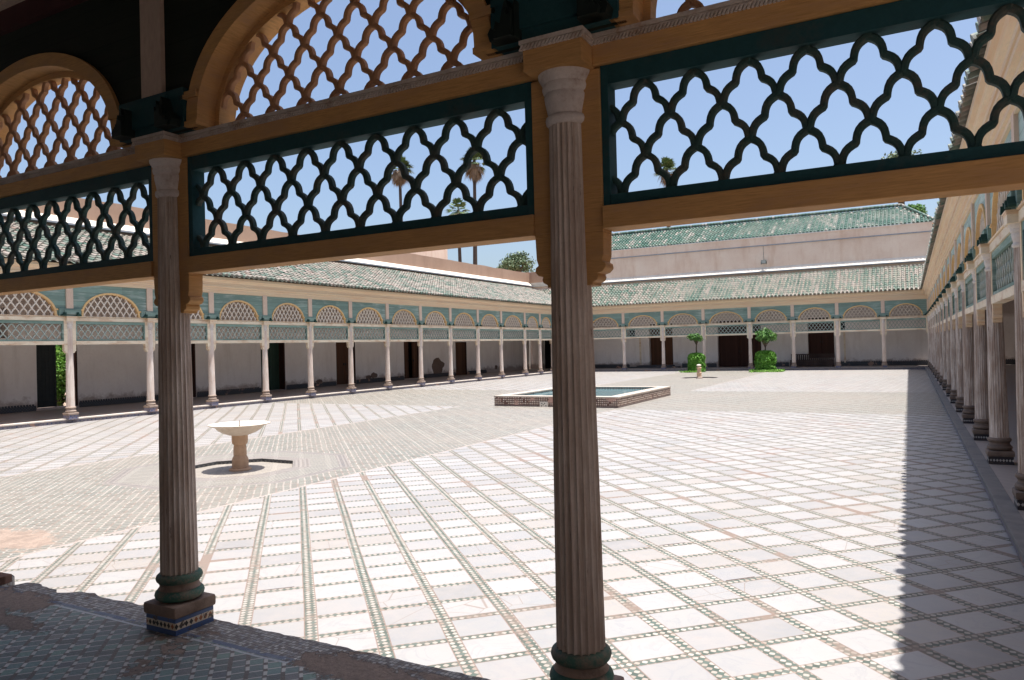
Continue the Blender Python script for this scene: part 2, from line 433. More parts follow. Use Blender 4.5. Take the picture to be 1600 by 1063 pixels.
def diamond_tile(name, fieldc=(.55, .47, .36), dcs=((.02, .02, .02), (.03, .028, .03), (.28, .09, .035), (.05, .04, .03)), edgec=(.045, .09, .22)):
    """plinth tiles: row of diamonds in black, rust and cream between blue lines"""
    m = N(name, 0.45, 0.45)
    X, Y, Z = m.sep(m.pos())
    s = 0.034
    h = m.ma('ADD', X, Y)
    z = m.ma('SUBTRACT', Z, 0.052)
    fx = m.ma('ABSOLUTE', m.ma('SUBTRACT', m.ma('FRACT', m.ma('DIVIDE', h, s)), 0.5))
    d = m.ma('ADD', fx, m.ma('ABSOLUTE', m.ma('DIVIDE', z, s * 1.25)))
    rnd = m.white(m.comb(m.ma('FLOOR', m.ma('DIVIDE', h, s)), 0, 0))
    dc = m.ramp(rnd, [(0, dcs[0]), (0.5, dcs[1]), (0.7, dcs[2]), (1, dcs[3])], 'CONSTANT')
    c = m.mix(m.ma('LESS_THAN', d, 0.42), fieldc, dc)
    out = m.ma('GREATER_THAN', m.ma('ABSOLUTE', z), 0.021)
    c = m.mix(out, c, edgec)
    c = m.mix(m.step(m.noise(m.pos(), 13, 4, 0.7), 0.58, 0.62), c, (.07, .055, .045))
    return m.col(c)

def leaf_mat(name, a, b, c3=None):
    m = N(name, 0.55, 0.3)
    r = m.n('ShaderNodeNewGeometry').outputs['Random Per Island']
    st = [(0, a), (0.7, b)]
    st.append((1.0, c3 or b))
    m.col(m.ramp(r, st))
    m.b.inputs['Subsurface Weight'].default_value = 0.0
    try:
        m.b.inputs['Transmission Weight'].default_value = 0.0
    except Exception:
        pass
    return m.m

def flat(name, c, rough=0.7, spec=0.3, var=0.25, sc1=6):
    m = N(name, rough, spec)
    f = m.noise(m.pos(), sc1, 5, 0.65)
    m.bump(f, 0.3, 0.006)
    return m.col(m.mix(m.step(f, 0.3, 0.7), tuple(q * (1 - var) for q in c), c))

def wood_mat(name, c, var=0.45):
    m = N(name, 0.75, 0.2)
    X, Y, Z = m.sep(m.pos())
    h = m.ma('ADD', X, Y)
    pl = m.white(m.comb(m.ma('FLOOR', m.ma('DIVIDE', h, 0.16)), 0, 0))
    g = m.noise(m.scale(m.pos(), (6, 6, 0.5)), 4, 4, 0.6)
    k = m.ma('ADD', m.ma('MULTIPLY', pl, 0.4), m.ma('MULTIPLY', g, 0.6))
    cc = m.mix(m.step(k, 0.2, 0.75), tuple(q * (1 - var) for q in c), c)
    line = m.ma('LESS_THAN', m.ma('FRACT', m.ma('DIVIDE', h, 0.16)), 0.06)
    cc = m.mix(m.ma('MULTIPLY', line, 0.6), cc, tuple(q * 0.3 for q in c))
    return m.col(cc)

def teal_board(name, base, worn, amount):
    """horizontal planks, weathered"""
    m = N(name, 0.75, 0.2)
    X, Y, Z = m.sep(m.pos())
    h = m.ma('ADD', X, Y)
    pl = m.white(m.comb(m.ma('FLOOR', m.ma('DIVIDE', Z, 0.13)), m.ma('FLOOR', m.ma('DIVIDE', h, 2.3)), 0))
    st = m.noise(m.scale(m.pos(), (1, 1, 14)), 1.6, 5, 0.7)
    big = m.noise(m.pos(), 1.1, 4, 0.6)
    c = m.mix(pl, tuple(q * 0.72 for q in base), base)
    k = m.ma('ADD', m.ma('MULTIPLY', st, 0.6), m.ma('MULTIPLY', big, 0.4))
    c = m.mix(m.ma('MULTIPLY', m.step(k, 0.50, 0.66), amount), c, worn)
    line = m.ma('LESS_THAN', m.ma('FRACT', m.ma('DIVIDE', Z, 0.13)), 0.07)
    c = m.mix(m.ma('MULTIPLY', line, 0.5), c, tuple(q * 0.25 for q in base))
    m.bump(st, 0.3, 0.006)
    return m.col(c)

MT = {}
MT['paving'] = marble_paving()
MT['walk'] = walkway_mat()
MT['roof'] = roof_mat()
MT['walk_far'] = small_tile('dusty_walkway_tiles', (.42, .37, .33), (.34, .31, .28), 0.12, grout=(.30, .25, .22))
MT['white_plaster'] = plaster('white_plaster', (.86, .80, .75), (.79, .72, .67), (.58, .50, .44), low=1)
MT['pink_plaster'] = plaster('pink_plaster', (0.442, 0.293, 0.212), (0.391, 0.251, 0.178), (0.289, 0.187, 0.136))
MT['rose_plaster'] = plaster('rose_plaster', (.88, .70, .56), (.78, .57, .44), (.62, .36, .22), sc1=0.7)
MT['ledge'] = plaster('ledge_plaster', (.72, .66, .57), (.62, .56, .48), (.45, .38, .32))
MT['brownstrip'] = plaster('brown_plaster', (.46, .33, .27), (.40, .28, .23), (.30, .21, .17))
MT['blueline'] = flat('blue_line_paint', (.36, .38, .42), 0.8)
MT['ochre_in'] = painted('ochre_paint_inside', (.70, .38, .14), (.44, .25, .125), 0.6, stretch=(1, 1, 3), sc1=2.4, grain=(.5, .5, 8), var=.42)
MT['cream_out'] = painted('cream_ochre_paint', (.90, .72, .50), (.76, .53, .35), 0.8, stretch=(0.6, 0.6, 9), sc1=1.6)
MT['ochre_arch'] = painted('ochre_arch_paint', (.86, .56, .25), (.72, .48, .27), 0.5, sc1=3)
MT['beam_out'] = painted('cream_beam_paint', (.90, .77, .58), (.58, .38, .24), 0.6, stretch=(1, 1, 3), sc1=2.2)
MT['rope'] = painted('pale_rope_paint', (.66, .57, .51), (.36, .25, .18), 0.6, sc1=6)
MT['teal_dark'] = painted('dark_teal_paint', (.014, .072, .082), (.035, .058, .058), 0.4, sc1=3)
MT['teal_out'] = teal_board('weathered_teal_boards', (.215, .31, .262), (.46, .50, .44), 0.85)
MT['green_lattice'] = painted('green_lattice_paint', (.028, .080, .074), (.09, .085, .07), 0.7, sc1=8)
MT['brown_lattice'] = painted('russet_lattice_paint', (.52, .27, .135), (.36, .20, .12), 0.6, sc1=8)
MT['cream_lattice'] = painted('cream_lattice_paint', (.86, .76, .63), (.62, .48, .36), 0.5, sc1=8)
MT['teal_lattice'] = painted('pale_teal_lattice_paint', (.40, .48, .42), (.55, .52, .45), 0.6, sc1=8)
MT['inner_dark'] = teal_board('dark_green_boards', (.013, .017, .010), (.022, .02, .014), 0.5)
MT['dark_red'] = flat('dark_red_paint', (.05, .007, .008), 0.8)
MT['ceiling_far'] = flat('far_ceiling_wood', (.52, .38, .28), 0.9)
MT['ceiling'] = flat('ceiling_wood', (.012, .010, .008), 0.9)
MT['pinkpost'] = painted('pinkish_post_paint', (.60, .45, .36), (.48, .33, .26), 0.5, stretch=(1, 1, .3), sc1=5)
MT['pinkpost_out'] = painted('pink_cream_post_paint', (.80, .60, .46), (.64, .46, .35), 0.5, stretch=(1, 1, .3), sc1=5)
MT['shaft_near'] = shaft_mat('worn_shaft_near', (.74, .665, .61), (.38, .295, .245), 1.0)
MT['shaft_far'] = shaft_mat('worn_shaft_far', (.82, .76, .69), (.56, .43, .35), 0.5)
MT['capital_near'] = painted('worn_white_capital', (.78, .70, .66), (.40, .31, .27), 0.5, sc1=7)
MT['capital_far'] = painted('white_capital', (.72, .66, .60), (.55, .44, .36), 0.5, sc1=7)
MT['green_ring'] = painted('green_ring_paint', (.05, .145, .11), (.19, .15, .115), 0.75, sc1=9)
MT['stone'] = painted('brown_stone', (.30, .215, .17), (.15, .105, .08), 0.7, sc1=9)
MT['stone_far'] = painted('pale_brown_stone', (.40, .31, .25), (.27, .19, .15), 0.6, sc1=7)
MT['plinth'] = diamond_tile('plinth_tiles')
MT['plinth_far'] = small_tile('blue_plinth_tiles', (.05, .08, .20), (.12, .14, .22), 0.05, grout=(.30, .22, .17))
MT['scroll'] = flat('dark_scroll_paint', (.008, .016, .013), 0.7)
MT['scroll_out'] = flat('green_scroll_paint', (.02, .06, .045), 0.7)
MT['dado'] = small_tile('dado_tiles', (.028, .033, .045), (.08, .085, .09), 0.045, grout=(.05, .045, .045))
MT['riser'] = small_tile('riser_tiles', (.05, .075, .15), (.14, .15, .19), 0.055, grout=(.30, .22, .18))
MT['nosing'] = plaster('ledge_stone', (.62, .56, .49), (.50, .43, .37), (.34, .22, .16), sc1=2)
MT['nosing_blue'] = plaster('grey_ledge_stone', (.235, .22, .205), (.17, .16, .155), (.08, .08, .10), sc1=4)
MT['stone_right'] = painted('dark_brown_stone', (.22, .165, .13), (.13, .095, .075), 0.6, sc1=8)
MT['plinth_right'] = diamond_tile('black_white_plinth_tiles', (.02, .02, .024), ((.45, .44, .42), (.38, .37, .36), (.45, .44, .42), (.3, .3, .3)), (.03, .028, .035))
MT['pooltile'] = dot_tile('pool_wall_tiles')
MT['pooltop'] = plaster('pool_rim_stone', (0.462, 0.406, 0.350), (0.385, 0.329, 0.280), (0.294, 0.210, 0.168), sc1=2)
MT['marble'] = plaster('fountain_marble', (.62, .55, .47), (.56, .47, .375), (.42, .29, .20), rough=0.5, sc1=3)
MT['pedestal'] = plaster('fountain_stone', (.56, .385, .26), (.50, .33, .215), (.38, .235, .15), sc1=3)
MT['wood_door'] = wood_mat('brown_door_wood', (.115, .052, .028))
MT['wood_dark'] = wood_mat('dark_door_wood', (.065, .028, .02))
MT['green_door'] = wood_mat('green_door_wood', (.035, .065, .045))
MT['bench_wood'] = wood_mat('bench_wood', (.085, .055, .045))
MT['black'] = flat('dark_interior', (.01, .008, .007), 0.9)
MT['iron'] = flat('dark_iron', (.02, .025, .025), 0.6)
MT['metal'] = flat('grey_green_metal', (.12, .16, .14), 0.5)
MT['glass'] = flat('lamp_glass', (.5, .5, .45), 0.2)
MT['brick'] = plaster('broken_brick', (.22, .13, .10), (.15, .09, .07), (.10, .06, .05), sc1=9)
MT['patch'] = plaster('bare_plaster', (.155, .105, .08), (.20, .14, .11), (.11, .075, .06), sc1=3)
MT['leaf_hedge'] = leaf_mat('hedge_leaf', (.055, .17, .014), (.11, .28, .028), (.17, .36, .05))
MT['leaf_tree'] = leaf_mat('tree_leaf', (.035, .10, .02), (.07, .18, .03), (.15, .27, .06))
MT['leaf_pale'] = leaf_mat('pale_tree_leaf', (.075, .115, .055), (.12, .17, .085), (.17, .22, .12))
MT['leaf_palm'] = leaf_mat('palm_leaf', (.05, .10, .03), (.10, .16, .06), (.18, .20, .09))
MT['leaf_dead'] = leaf_mat('dead_palm_leaf', (.16, .115, .075), (.25, .185, .125), (.32, .25, .17))
MT['leaf_garden'] = leaf_mat('garden_leaf', (.07, .17, .02), (.14, .30, .04), (.24, .40, .08))
MT['grass'] = leaf_mat('grass_blade', (.10, .24, .03), (.18, .36, .05), (.25, .42, .10))
MT['bark'] = flat('bark', (.12, .085, .06), 0.9, var=0.5)
MT['palm_bark'] = flat('palm_bark', (.085, .065, .055), 0.9, var=0.4)
MT['ground'] = plaster('dry_earth', (.36, .26, .19), (.30, .21, .15), (.25, .17, .12), sc1=0.3)
wm = N('pool_water', 0.06, 0.6)
wm.bump(wm.noise(wm.scale(wm.pos(), (1, 1, 1)), 5, 3, 0.6), 0.12, 0.02)
MT['water'] = wm.col(wm.mix(wm.noise(wm.pos(), 1.5, 3), (.10, .19, .215), (.15, .25, .27)))

# ------------------------------------------------------------------ object helpers
def childof(o, parent):
    o.parent = parent
    o.matrix_parent_inverse = Matrix.Translation(-Vector(parent.location))
    return o
class MB:
    def __init__(s):
        s.v = []; s.f = []
    def box(s, x0, x1, y0, y1, z0, z1):
        i = len(s.v)
        s.v += [(x0, y0, z0), (x1, y0, z0), (x1, y1, z0), (x0, y1, z0), (x0, y0, z1), (x1, y0, z1), (x1, y1, z1), (x0, y1, z1)]
        s.f += [tuple(i + k for k in q) for q in ((0, 3, 2, 1), (4, 5, 6, 7), (0, 1, 5, 4), (1, 2, 6, 5), (2, 3, 7, 6), (3, 0, 4, 7))]
        return s
    def prism(s, pts, a0, a1, plane='xz'):
        """extrude polygon pts (2D); plane xz -> along y"""
        i = len(s.v); n = len(pts)
        for a in (a0, a1):
            for p in pts:
                if plane == 'xz': s.v.append((p[0], a, p[1]))
                elif plane == 'yz': s.v.append((a, p[0], p[1]))
                else: s.v.append((p[0], p[1], a))
        s.f.append(tuple(i + k for k in range(n)))
        s.f.append(tuple(i + n + k for k in reversed(range(n))))
        for k in range(n):
            j = (k + 1) % n
            s.f.append((i + k, i + n + k, i + n + j, i + j))
        return s
    def lathe(s, prof, seg=24, cx=0, cy=0, rfun=None):
        """prof list of (r,z)"""
        i = len(s.v)
        for (r, z) in prof:
            for k in range(seg):
                a = 2 * PI * k / seg
                rr = rfun(r, z, a, k) if rfun else r
                s.v.append((cx + rr * math.cos(a), cy + rr * math.sin(a), z))
        for j in range(len(prof) - 1):
            for k in range(seg):
                k2 = (k + 1) % seg
                s.f.append((i + j * seg + k, i + j * seg + k2, i + (j + 1) * seg + k2, i + (j + 1) * seg + k))
        s.f.append(tuple(i + k for k in reversed(range(seg))))
        t = i + (len(prof) - 1) * seg
        s.f.append(tuple(t + k for k in range(seg)))
        return s
    def tube(s, pts, rad, seg=8):
        i = len(s.v)
        pts = [Vector(p) for p in pts]
        for k, p in enumerate(pts):
            d = (pts[min(k + 1, len(pts) - 1)] - pts[max(k - 1, 0)]).normalized()
            up = Vector((1, 0, 0)) if abs(d.z) > 0.9 else Vector((0, 0, 1))
            a = d.cross(up).normalized(); b = d.cross(a)
            r = rad[k] if isinstance(rad, (list, tuple)) else rad
            for q in range(seg):
                t = 2 * PI * q / seg
                s.v.append(tuple(p + a * (r * math.cos(t)) + b * (r * math.sin(t))))
        for j in range(len(pts) - 1):
            for q in range(seg):
                q2 = (q + 1) % seg
                s.f.append((i + j * seg + q, i + j * seg + q2, i + (j + 1) * seg + q2, i + (j + 1) * seg + q))
        s.f.append(tuple(i + q for q in reversed(range(seg))))
        s.f.append(tuple(i + (len(pts) - 1) * seg + q for q in range(seg)))
        return s
    def mesh(s, name, mat, smooth=False, bevel=0):
        me = bpy.data.meshes.new(name)
        me.from_pydata(s.v, [], s.f)
        bm = bmesh.new(); bm.from_mesh(me)
        bmesh.ops.recalc_face_normals(bm, faces=bm.faces)
        if bevel:
            es = [e for e in bm.edges if len(e.link_faces) == 2 and e.calc_face_angle(0) > 0.6]
            bmesh.ops.bevel(bm, geom=es, offset=bevel, segments=2, profile=0.6, affect='EDGES')
        bm.to_mesh(me); bm.free()
        if smooth:
            me.polygons.foreach_set('use_smooth', [True] * len(me.polygons))
            if smooth != 'all':
                me.set_sharp_from_angle(angle=R(38))
        me.materials.append(mat)
        return me
    def build(s, name, mat, parent=None, loc=None, smooth=False, bevel=0):
        return link(name, s.mesh(name, mat, smooth, bevel), parent, loc)

def link(name, me, parent=None, loc=None, scl=None, rotz=None):
    o = bpy.data.objects.new(name, me)
    col.objects.link(o)
    if parent is not None: o.parent = parent
    if loc is not None: o.location = loc
    if scl is not None: o.scale = scl
    if rotz is not None: o.rotation_euler[2] = rotz
    return o

def tag(o, label=None, cat=None, group=None, kind=None):
    if label: o['label'] = label
    if cat: o['category'] = cat
    if group: o['group'] = group
    if kind: o['kind'] = kind
    return o

def thing(name, label, cat, loc=(0, 0, 0), rotz=0, group=None):
    o = bpy.data.objects.new(name, None)
    col.objects.link(o)
    o.location = loc; o.rotation_euler = (0, 0, rotz)
    o.empty_display_size = 0.3
    return tag(o, label, cat, group)

# ------------------------------------------------------------------ ornament meshes
PX, HZ = 0.229, 0.1425       # lattice period and half height

def lattice(x0, x1, z0, z1, ztop, hw, d, hi=True, clip=None, period=PX, hz=HZ, xc=0.0):
    """lobed diamond lattice, strips as scalloped bars; clip(x,z)->bool keeps a point"""
    mb = MB()
    rows = int((ztop - z0) / hz) + 2
    ncol = int((x1 - x0) / period) + 3
    seg = 14 if hi else 4
    def inside(x, z):
        if x < x0 - 1e-4 or x > x1 + 1e-4 or z < z0 - 1e-4 or z > z1 + 1e-4: return False
        return clip(x, z) if clip else True
    for k in range(-1, rows):
        zt = ztop - k * hz
        off = (k % 2) * period / 2
        for c in range(-ncol // 2 - 1, ncol // 2 + 2):
            xt = xc + c * period + off
            for sgn in (1, -1):
                pts = []
                ts = [0, .07, .15, .235, .32, .40, .47, .47001, .54, .62, .70, .78, .85, .92, 1.0] if hi else [q / seg for q in range(seg + 1)]
                ex, ez = sgn * period / 2, -hz
                L = math.hypot(ex, ez)
                nx, nz = (-ez / L) * sgn, abs(ex) / L
                for t in ts:
                    if hi:
                        b = 0.0185 * math.sin(PI * min(1, (t + .04) / 0.51)) if t <= 0.47 else 0.0155 * max(0, math.sin(PI * min(1, (t - 0.47) / 0.47)))
                    else:
                        b = 0.012 * math.sin(PI * t)
                    pts.append((xt + ex * t + nx * b, zt + ez * t + nz * b))
                run = []
                for p in pts + [None]:
                    if p is not None and inside(*p):
                        run.append(p)
                    else:
                        if len(run) > 1: strip(mb, run, hw, d, 0.0012 * sgn, hi)
                        run = []
    return mb

def strip(mb, pts, hw, d, dy, hi):
    i0 = len(mb.v)
    if hi:
        prof = [(-hw, -d / 2), (-hw * .45, -d / 2 - .007), (hw * .45, -d / 2 - .007), (hw, -d / 2), (hw, d / 2), (hw * .45, d / 2 + .007), (-hw * .45, d / 2 + .007), (-hw, d / 2)]
    else:
        prof = [(-hw, -d / 2), (hw, -d / 2), (hw, d / 2), (-hw, d / 2)]
    n = len(prof)
    for k, p in enumerate(pts):
        a = pts[max(k - 1, 0)]; b = pts[min(k + 1, len(pts) - 1)]
        tx, tz = b[0] - a[0], b[1] - a[1]
        l = math.hypot(tx, tz) or 1
        nx, nz = -tz / l, tx / l
        for (o, y) in prof:
            mb.v.append((p[0] + nx * o, y + dy, p[1] + nz * o))
    for k in range(len(pts) - 1):
        for q in range(n):
            q2 = (q + 1) % n
            mb.f.append((i0 + k * n + q, i0 + k * n + q2, i0 + (k + 1) * n + q2, i0 + (k + 1) * n + q))
    mb.f.append(tuple(i0 + q for q in range(n)))
    mb.f.append(tuple(i0 + (len(pts) - 1) * n + q for q in reversed(range(n))))

def column_meshes(tag_, H, near, mats):
    """H: height of the underside of the cap block. returns dict of meshes, axis at origin"""
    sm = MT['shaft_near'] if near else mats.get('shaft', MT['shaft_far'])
    nf = 22; sub = 6
    def fl(r, z, a, k):
        ph = (k % sub) / sub
        return r * (1 - 0.085 * math.sin(PI * ph) ** 0.8)
    prof = []
    z0, z1 = 0.325, H - 0.215
    n = 26 if near else 5
    for j in range(n + 1):
        t = j / n
        r = 0.108 - 0.028 * t ** 1.15
        if near:
            r += 0.0016 * noise.noise(Vector((0.3, 1.7, t * 9)))
        prof.append((r, z0 + (z1 - z0) * t))
    sh = MB().lathe(prof, nf * sub if near else nf * 4, rfun=fl if near else (lambda r, z, a, k: r * (1 - 0.08 * (0, .8, 1, .8)[k % 4])))
    # base: slab, torus, scotia, torus
    def torus(zc, hz_, r0, rr, m=7):
        return [(r0 + rr * math.cos(PI * (i / (m - 1) - 0.5)), zc + hz_ * math.sin(PI * (i / (m - 1) - 0.5))) for i in range(m)]
    seg = 40 if near else 20
    b1 = MB().lathe(torus(0.205, 0.033, 0.105, 0.037) , seg)
    b2 = MB().lathe([(0.122, 0.238), (0.113, 0.25), (0.112, 0.264), (0.120, 0.276)], seg)
    b3 = MB().lathe(torus(0.302, 0.030, 0.100, 0.034), seg)
    slab = MB().box(-.148, .148, -.148, .148, 0.098, 0.168)
    pl = MB().box(-.135, .135, -.135, .135, -0.02, 0.097)
    T = H
    cp = MB().lathe([(0.080, T - .225), (0.091, T - .215), (0.094, T - .20), (0.091, T - .187), (0.083, T - .18), (0.083, T - .172), (0.087, T - .15), (0.094, T - .12), (0.097, T - .095),
                     (0.093, T - .088), (0.093, T - .083), (0.101, T - .077), (0.106, T - .06), (0.102, T - .043), (0.108, T - .034), (0.121, T - .012), (0.123, T + .001)], 36 if near else 20)
    g = MT['green_ring'] if near else MT['stone_far']
    st = MT['stone'] if near else mats.get('stone', MT['stone_far'])
    if not near: g = st
    return dict(shaft=sh.mesh('shaft', sm, True), torus1=b1.mesh('base_ring', g, True), neck=b2.mesh('base_neck', st, True),
                torus2=b3.mesh('base_ring', g, True), slab=slab.mesh('slab', st, True, 0.018),
                plinth=pl.mesh('plinth', MT['plinth'] if near else mats.get('plinth', MT['plinth_far']), False, 0.004 if near else 0),
                capital=cp.mesh('capital', MT['capital_near'] if near else MT['capital_far'], True))

def scroll_mesh(mat):
    """carved leaf hanging at the side of the impost block, outline in xz, two thick leaves"""
    mb = MB()
    pts = [(0.0, 0.0), (.125, 0.0), (.135, .035), (.12, .06), (.105, .045), (.095, .085), (.075, .07), (.06, .13), (.045, .175), (.03, .13), (.012, .12), (0, .16)]
    mb.prism(pts, -.035, .035)
    mb.prism([(x * .7 + .01, z * .72) for x, z in pts], -.055, .055)
    return mb.mesh('leaf_scroll', mat)

class Arc:
    pass

def arcade(root, us, Zs, near, vf, mats, inner=None, ends=(0, 0), detail=True, corner_cols=()):
    """us: column positions along local x. Facade plane centre at local y=vf, courtyard at +y."""
    cm = column_meshes('', Zs['cap'], near, mats)
    zl0, zl1, zt1, zu1 = Zs['l0'], Zs['l1'], Zs['t1'], Zs['u1']      # lower beam, teal frame top, upper beam top
    zi, zs, zc = Zs['imp'], Zs['sp'], Zs['cor']                     # impost top, spandrel top, cornice top
    nominal = 2.55
    jw = 0.165
    # shared meshes --------------------------------------------------
    corb = MB()
    corb.box(-jw, jw, vf - .052, vf + .052, zl0 - .01, Zs['cap'])
    zb = zl0 - .01
    side = [(0.0, 0), (jw, 0), (jw - .004, -.10), (jw - .012, -.125), (jw + .002, -.135), (jw + .005, -.155), (jw - .012, -.172), (jw - .035, -.178), (jw - .03, -.19), (jw - .034, -.205), (jw - .055, -.215), (jw - .056, -.228), (0.0, -.228)]
    out = [(x, zb + z) for x, z in side] + [(-x, zb + z) for x, z in reversed(side[1:-1])]
    corb.prism(out, vf - .05, vf + .05)
    corb_me = corb.mesh('corbel', mats['jamb'], False, 0.004 if near else 0)
    cb = MB().box(-.138, .138, -.145, .145, Zs['cap'], zu1 - .022)
    cb_me = cb.mesh('cap_block', mats['beam'], False, 0.004)
    rp = MB().box(-.150, .150, -.157, .157, zu1 - .022, zu1 - .004).box(-.143, .143, -.150, .150, zu1 - .046, zu1 - .024)
    rope_block = rope_boxes(-.15, .15, zu1 - .036, .152, rp) if near else rp
    rp_me = rp.mesh('rope_moulding', mats['rope'])
    bi = .17 if near else .09
    im = MB().box(-.30, .30, vf - bi, vf + .09, zu1 + .002, zi)
    im.box(-.17, .17, vf - bi - .02, vf + .12, zu1 + .05, zi - .03)
    im_me = im.mesh('impost_block', mats['impost'], False, 0.004)
    sc_me = scroll_mesh(mats['scroll'])
    po = MB().box(-.095, .095, vf - (.158 if near else .055), vf + .075, zi + .002, zs + (.33 if near else .03))
    po_me = po.mesh('post', mats['post'], False, 0.003)
    # bay pieces for the nominal bay
    a, b = -nominal / 2 + jw, nominal / 2 - jw
    lb = MB().box(a + .001, b - .001, vf - .065, vf + .065, zl0, zl1 - .002)
    ub = MB().box(a + .001 - jw + .138, b - .001 + jw - .138, vf - .065, vf + .065, zt1, zu1 - .028)
    ur = MB().box(a - .03, b + .03, vf - .082, vf + .082, zu1 - .018, zu1)
    if near:
        ur.box(a - .03, b + .03, vf - .074, vf + .074, zu1 - .030, zu1 - .019)
        rope_boxes(a - .03, b + .03, zu1 - .034, .072, ur, vf)
    fr = MB()
    fs, fb_, ft = .036, .046, .085
    fr.box(a + .002, a + fs, vf - .045, vf + .045, zl1, zt1 - .002)
    fr.box(b - fs, b - .002, vf - .045, vf + .045, zl1, zt1 - .002)
    fr.box(a + fs + .001, b - fs - .001, vf - .044, vf + .044, zl1 + .001, zl1 + fb_)
    fr.box(a + fs + .001, b - fs - .001, vf - .044, vf + .044, zt1 - ft, zt1 - .003)
    la = lattice(a + fs - .006, b - fs + .006, zl1 + fb_ - .012, zt1 - ft + .012, zt1 - ft - .012,   .0142 if near else .0125, .026, near, period=PX if near else .205, hz=(zt1 - ft - zl1 - fb_) / 3.08, xc=0.0)
    # arch
    hw, rise, stilt = Zs['hw'], Zs['rise'], 0.05
    zb0 = zu1
    bw = 0.088 if near else 0.055
    def ell(t, r_in):
        h = hw + (bw if r_in else 0); rz = rise + (bw if r_in else 0)
        return (h * math.cos(t), zb0 + stilt + rz * math.sin(t))
    NA = 40 if near else 22
    inn = [(hw, zb0 + .001)] + [ell(PI * k / NA, 0) for k in range(NA + 1)] + [(-hw, zb0 + .001)]
    ou = [(hw + bw, zb0 + .001)] + [ell(PI * k / NA, 1) for k in range(NA + 1)] + [(-hw - bw, zb0 + .001)]
    ar = MB()
    y0, y1 = vf - (.155 if near else .06), vf + (.12 if near else .058)
    for k in range(len(inn)):
        for y in (y0, y1):
            ar.v.append((inn[k][0], y, inn[k][1])); ar.v.append((ou[k][0], y, ou[k][1]))
    for k in range(len(inn) - 1):
        i, j = 4 * k, 4 * (k + 1)
        ar.f += [(i, i + 1, j + 1, j), (i + 2, j + 2, j + 3, i + 3), (i, j, j + 2, i + 2), (i + 1, i + 3, j + 3, j + 1)]
    ar.f += [(0, 2, 3, 1)]; q = 4 * (len(inn) - 1); ar.f += [(q, q + 1, q + 3, q + 2)]
    # inner fillet ring and foot mouldings
    if near:
        i0 = len(ar.v)
        for k in range(len(inn)):
            cx, cz = inn[k]
            f = 1 - .035 / hw
            for y in (vf - .03, vf + .045):
                ar.v.append((cx * f, y, zb0 + (cz - zb0) * (1 - .035 / rise))); ar.v.append((cx * 1.004, y, zb0 + (cz - zb0) * 1.004))
        for k in range(len(inn) - 1):
            i, j = i0 + 4 * k, i0 + 4 * (k + 1)
            ar.f += [(i, i + 1, j + 1, j), (i + 2, j + 2, j + 3, i + 3), (i, j, j + 2, i + 2), (i + 1, i + 3, j + 3, j + 1)]
    for s in (-1, 1):
        x0, x1 = sorted((s * (hw - .012), s * (hw + bw + .03)))
        ar.box(x0, x1, y0 - .015, y1 + .015, zb0 + .16, zb0 + .185)
        ar.box(x0 + .008, x1 - .008, y0 - .008, y1 + .008, zb0 + .186, zb0 + .205)
        ar.box(x0 + .01, x1 - .01, y0 - .01, y1 + .01, zb0 + .002, zb0 + .03)
    def clip(x, z):
        zz = max(0, z - zb0 - stilt)
        return (x / (hw + .01)) ** 2 + (zz / (rise + .01)) ** 2 <= 1
    al = lattice(-hw - .01, hw + .01, zb0 - .005, zb0 + stilt + rise + .01, zb0 + stilt + rise - .03, .0138 if near else .0155, .028, near, clip, period=PX if near else .205, hz=.145)
    # spandrel panel with arch hole
    sp = MB(); spi = MB()
    xs = sorted(set([-nominal / 2, nominal / 2, -hw - bw * .5 - .0005, hw + bw * .5 + .0005] + [(hw + bw * .5) * math.cos(PI * k / 30) for k in range(31)]))
    for (mb, ya, yb, zs) in ((sp, vf - .0, vf + .035, Zs['sp']), (spi, vf - (.13 if near else .035), vf - (.105 if near else .002), Zs['sp'] + (.14 if near else 0))):
        prev = None
        for x in xs:
            h = hw + bw * .5; r_ = rise + bw * .5
            low = zb0 + .001 if abs(x) > h else zb0 + stilt + r_ * math.sqrt(max(0, 1 - (x / h) ** 2))
            cur = len(mb.v)
            mb.v += [(x, ya, low), (x, ya, zs), (x, yb, low), (x, yb, zs)]
            if prev is not None:
                p = prev
                mb.f += [(p, cur, cur + 1, p + 1), (p + 2, p + 3, cur + 3, cur + 2), (p, p + 2, cur + 2, cur), (p + 1, cur + 1, cur + 3, p + 3)]
            prev = cur
    zs = Zs['sp']
    sp_me = sp.mesh('spandrel_board', mats['spandrel']); spi_me = spi.mesh('spandrel_board', mats['spandrel_in'])
    me = dict(lb=lb.mesh('beam', mats['beam'], False, 0.004 if near else 0), ub=ub.mesh('beam', mats['beam'], False, 0.004 if near else 0), ur=ur.mesh('rope_moulding', mats['rope']),
              fr=fr.mesh('screen_frame', mats['frame']), la=la.mesh('lattice', mats['lattice']), ar=ar.mesh('arch_frame', mats['arch'], True),
              al=al.mesh('arch_lattice', mats['arch_lattice']))
    # place columns ----------------------------------------------------
    for i, u in enumerate(us):
        c = link('column', cm['shaft'], root, (u, 0, 0))
        if not near:
            q_ = random.Random(int(u * 13)); c.rotation_euler = (q_.uniform(-.006, .006), q_.uniform(-.006, .006), 0)
        if near:
            lean = random.Random(int(u * 7)).uniform(-.003, .003)
            c.rotation_euler = (0, lean, 0)
        for key, nm in (('torus1', 'base_ring'), ('neck', 'base_neck'), ('torus2', 'base_ring'), ('slab', 'base_slab'), ('plinth', 'plinth'), ('capital', 'capital')):
            o = link(nm, cm[key], c, (0, 0, 0))
        c.rotation_euler[2] = 0
        if i in corner_cols:
            c['label'] = 'corner column where two arcades meet'
        link('corbel', corb_me, root, (u, 0, 0))
        k = link('cap_block', cb_me, root, (u, 0, 0))
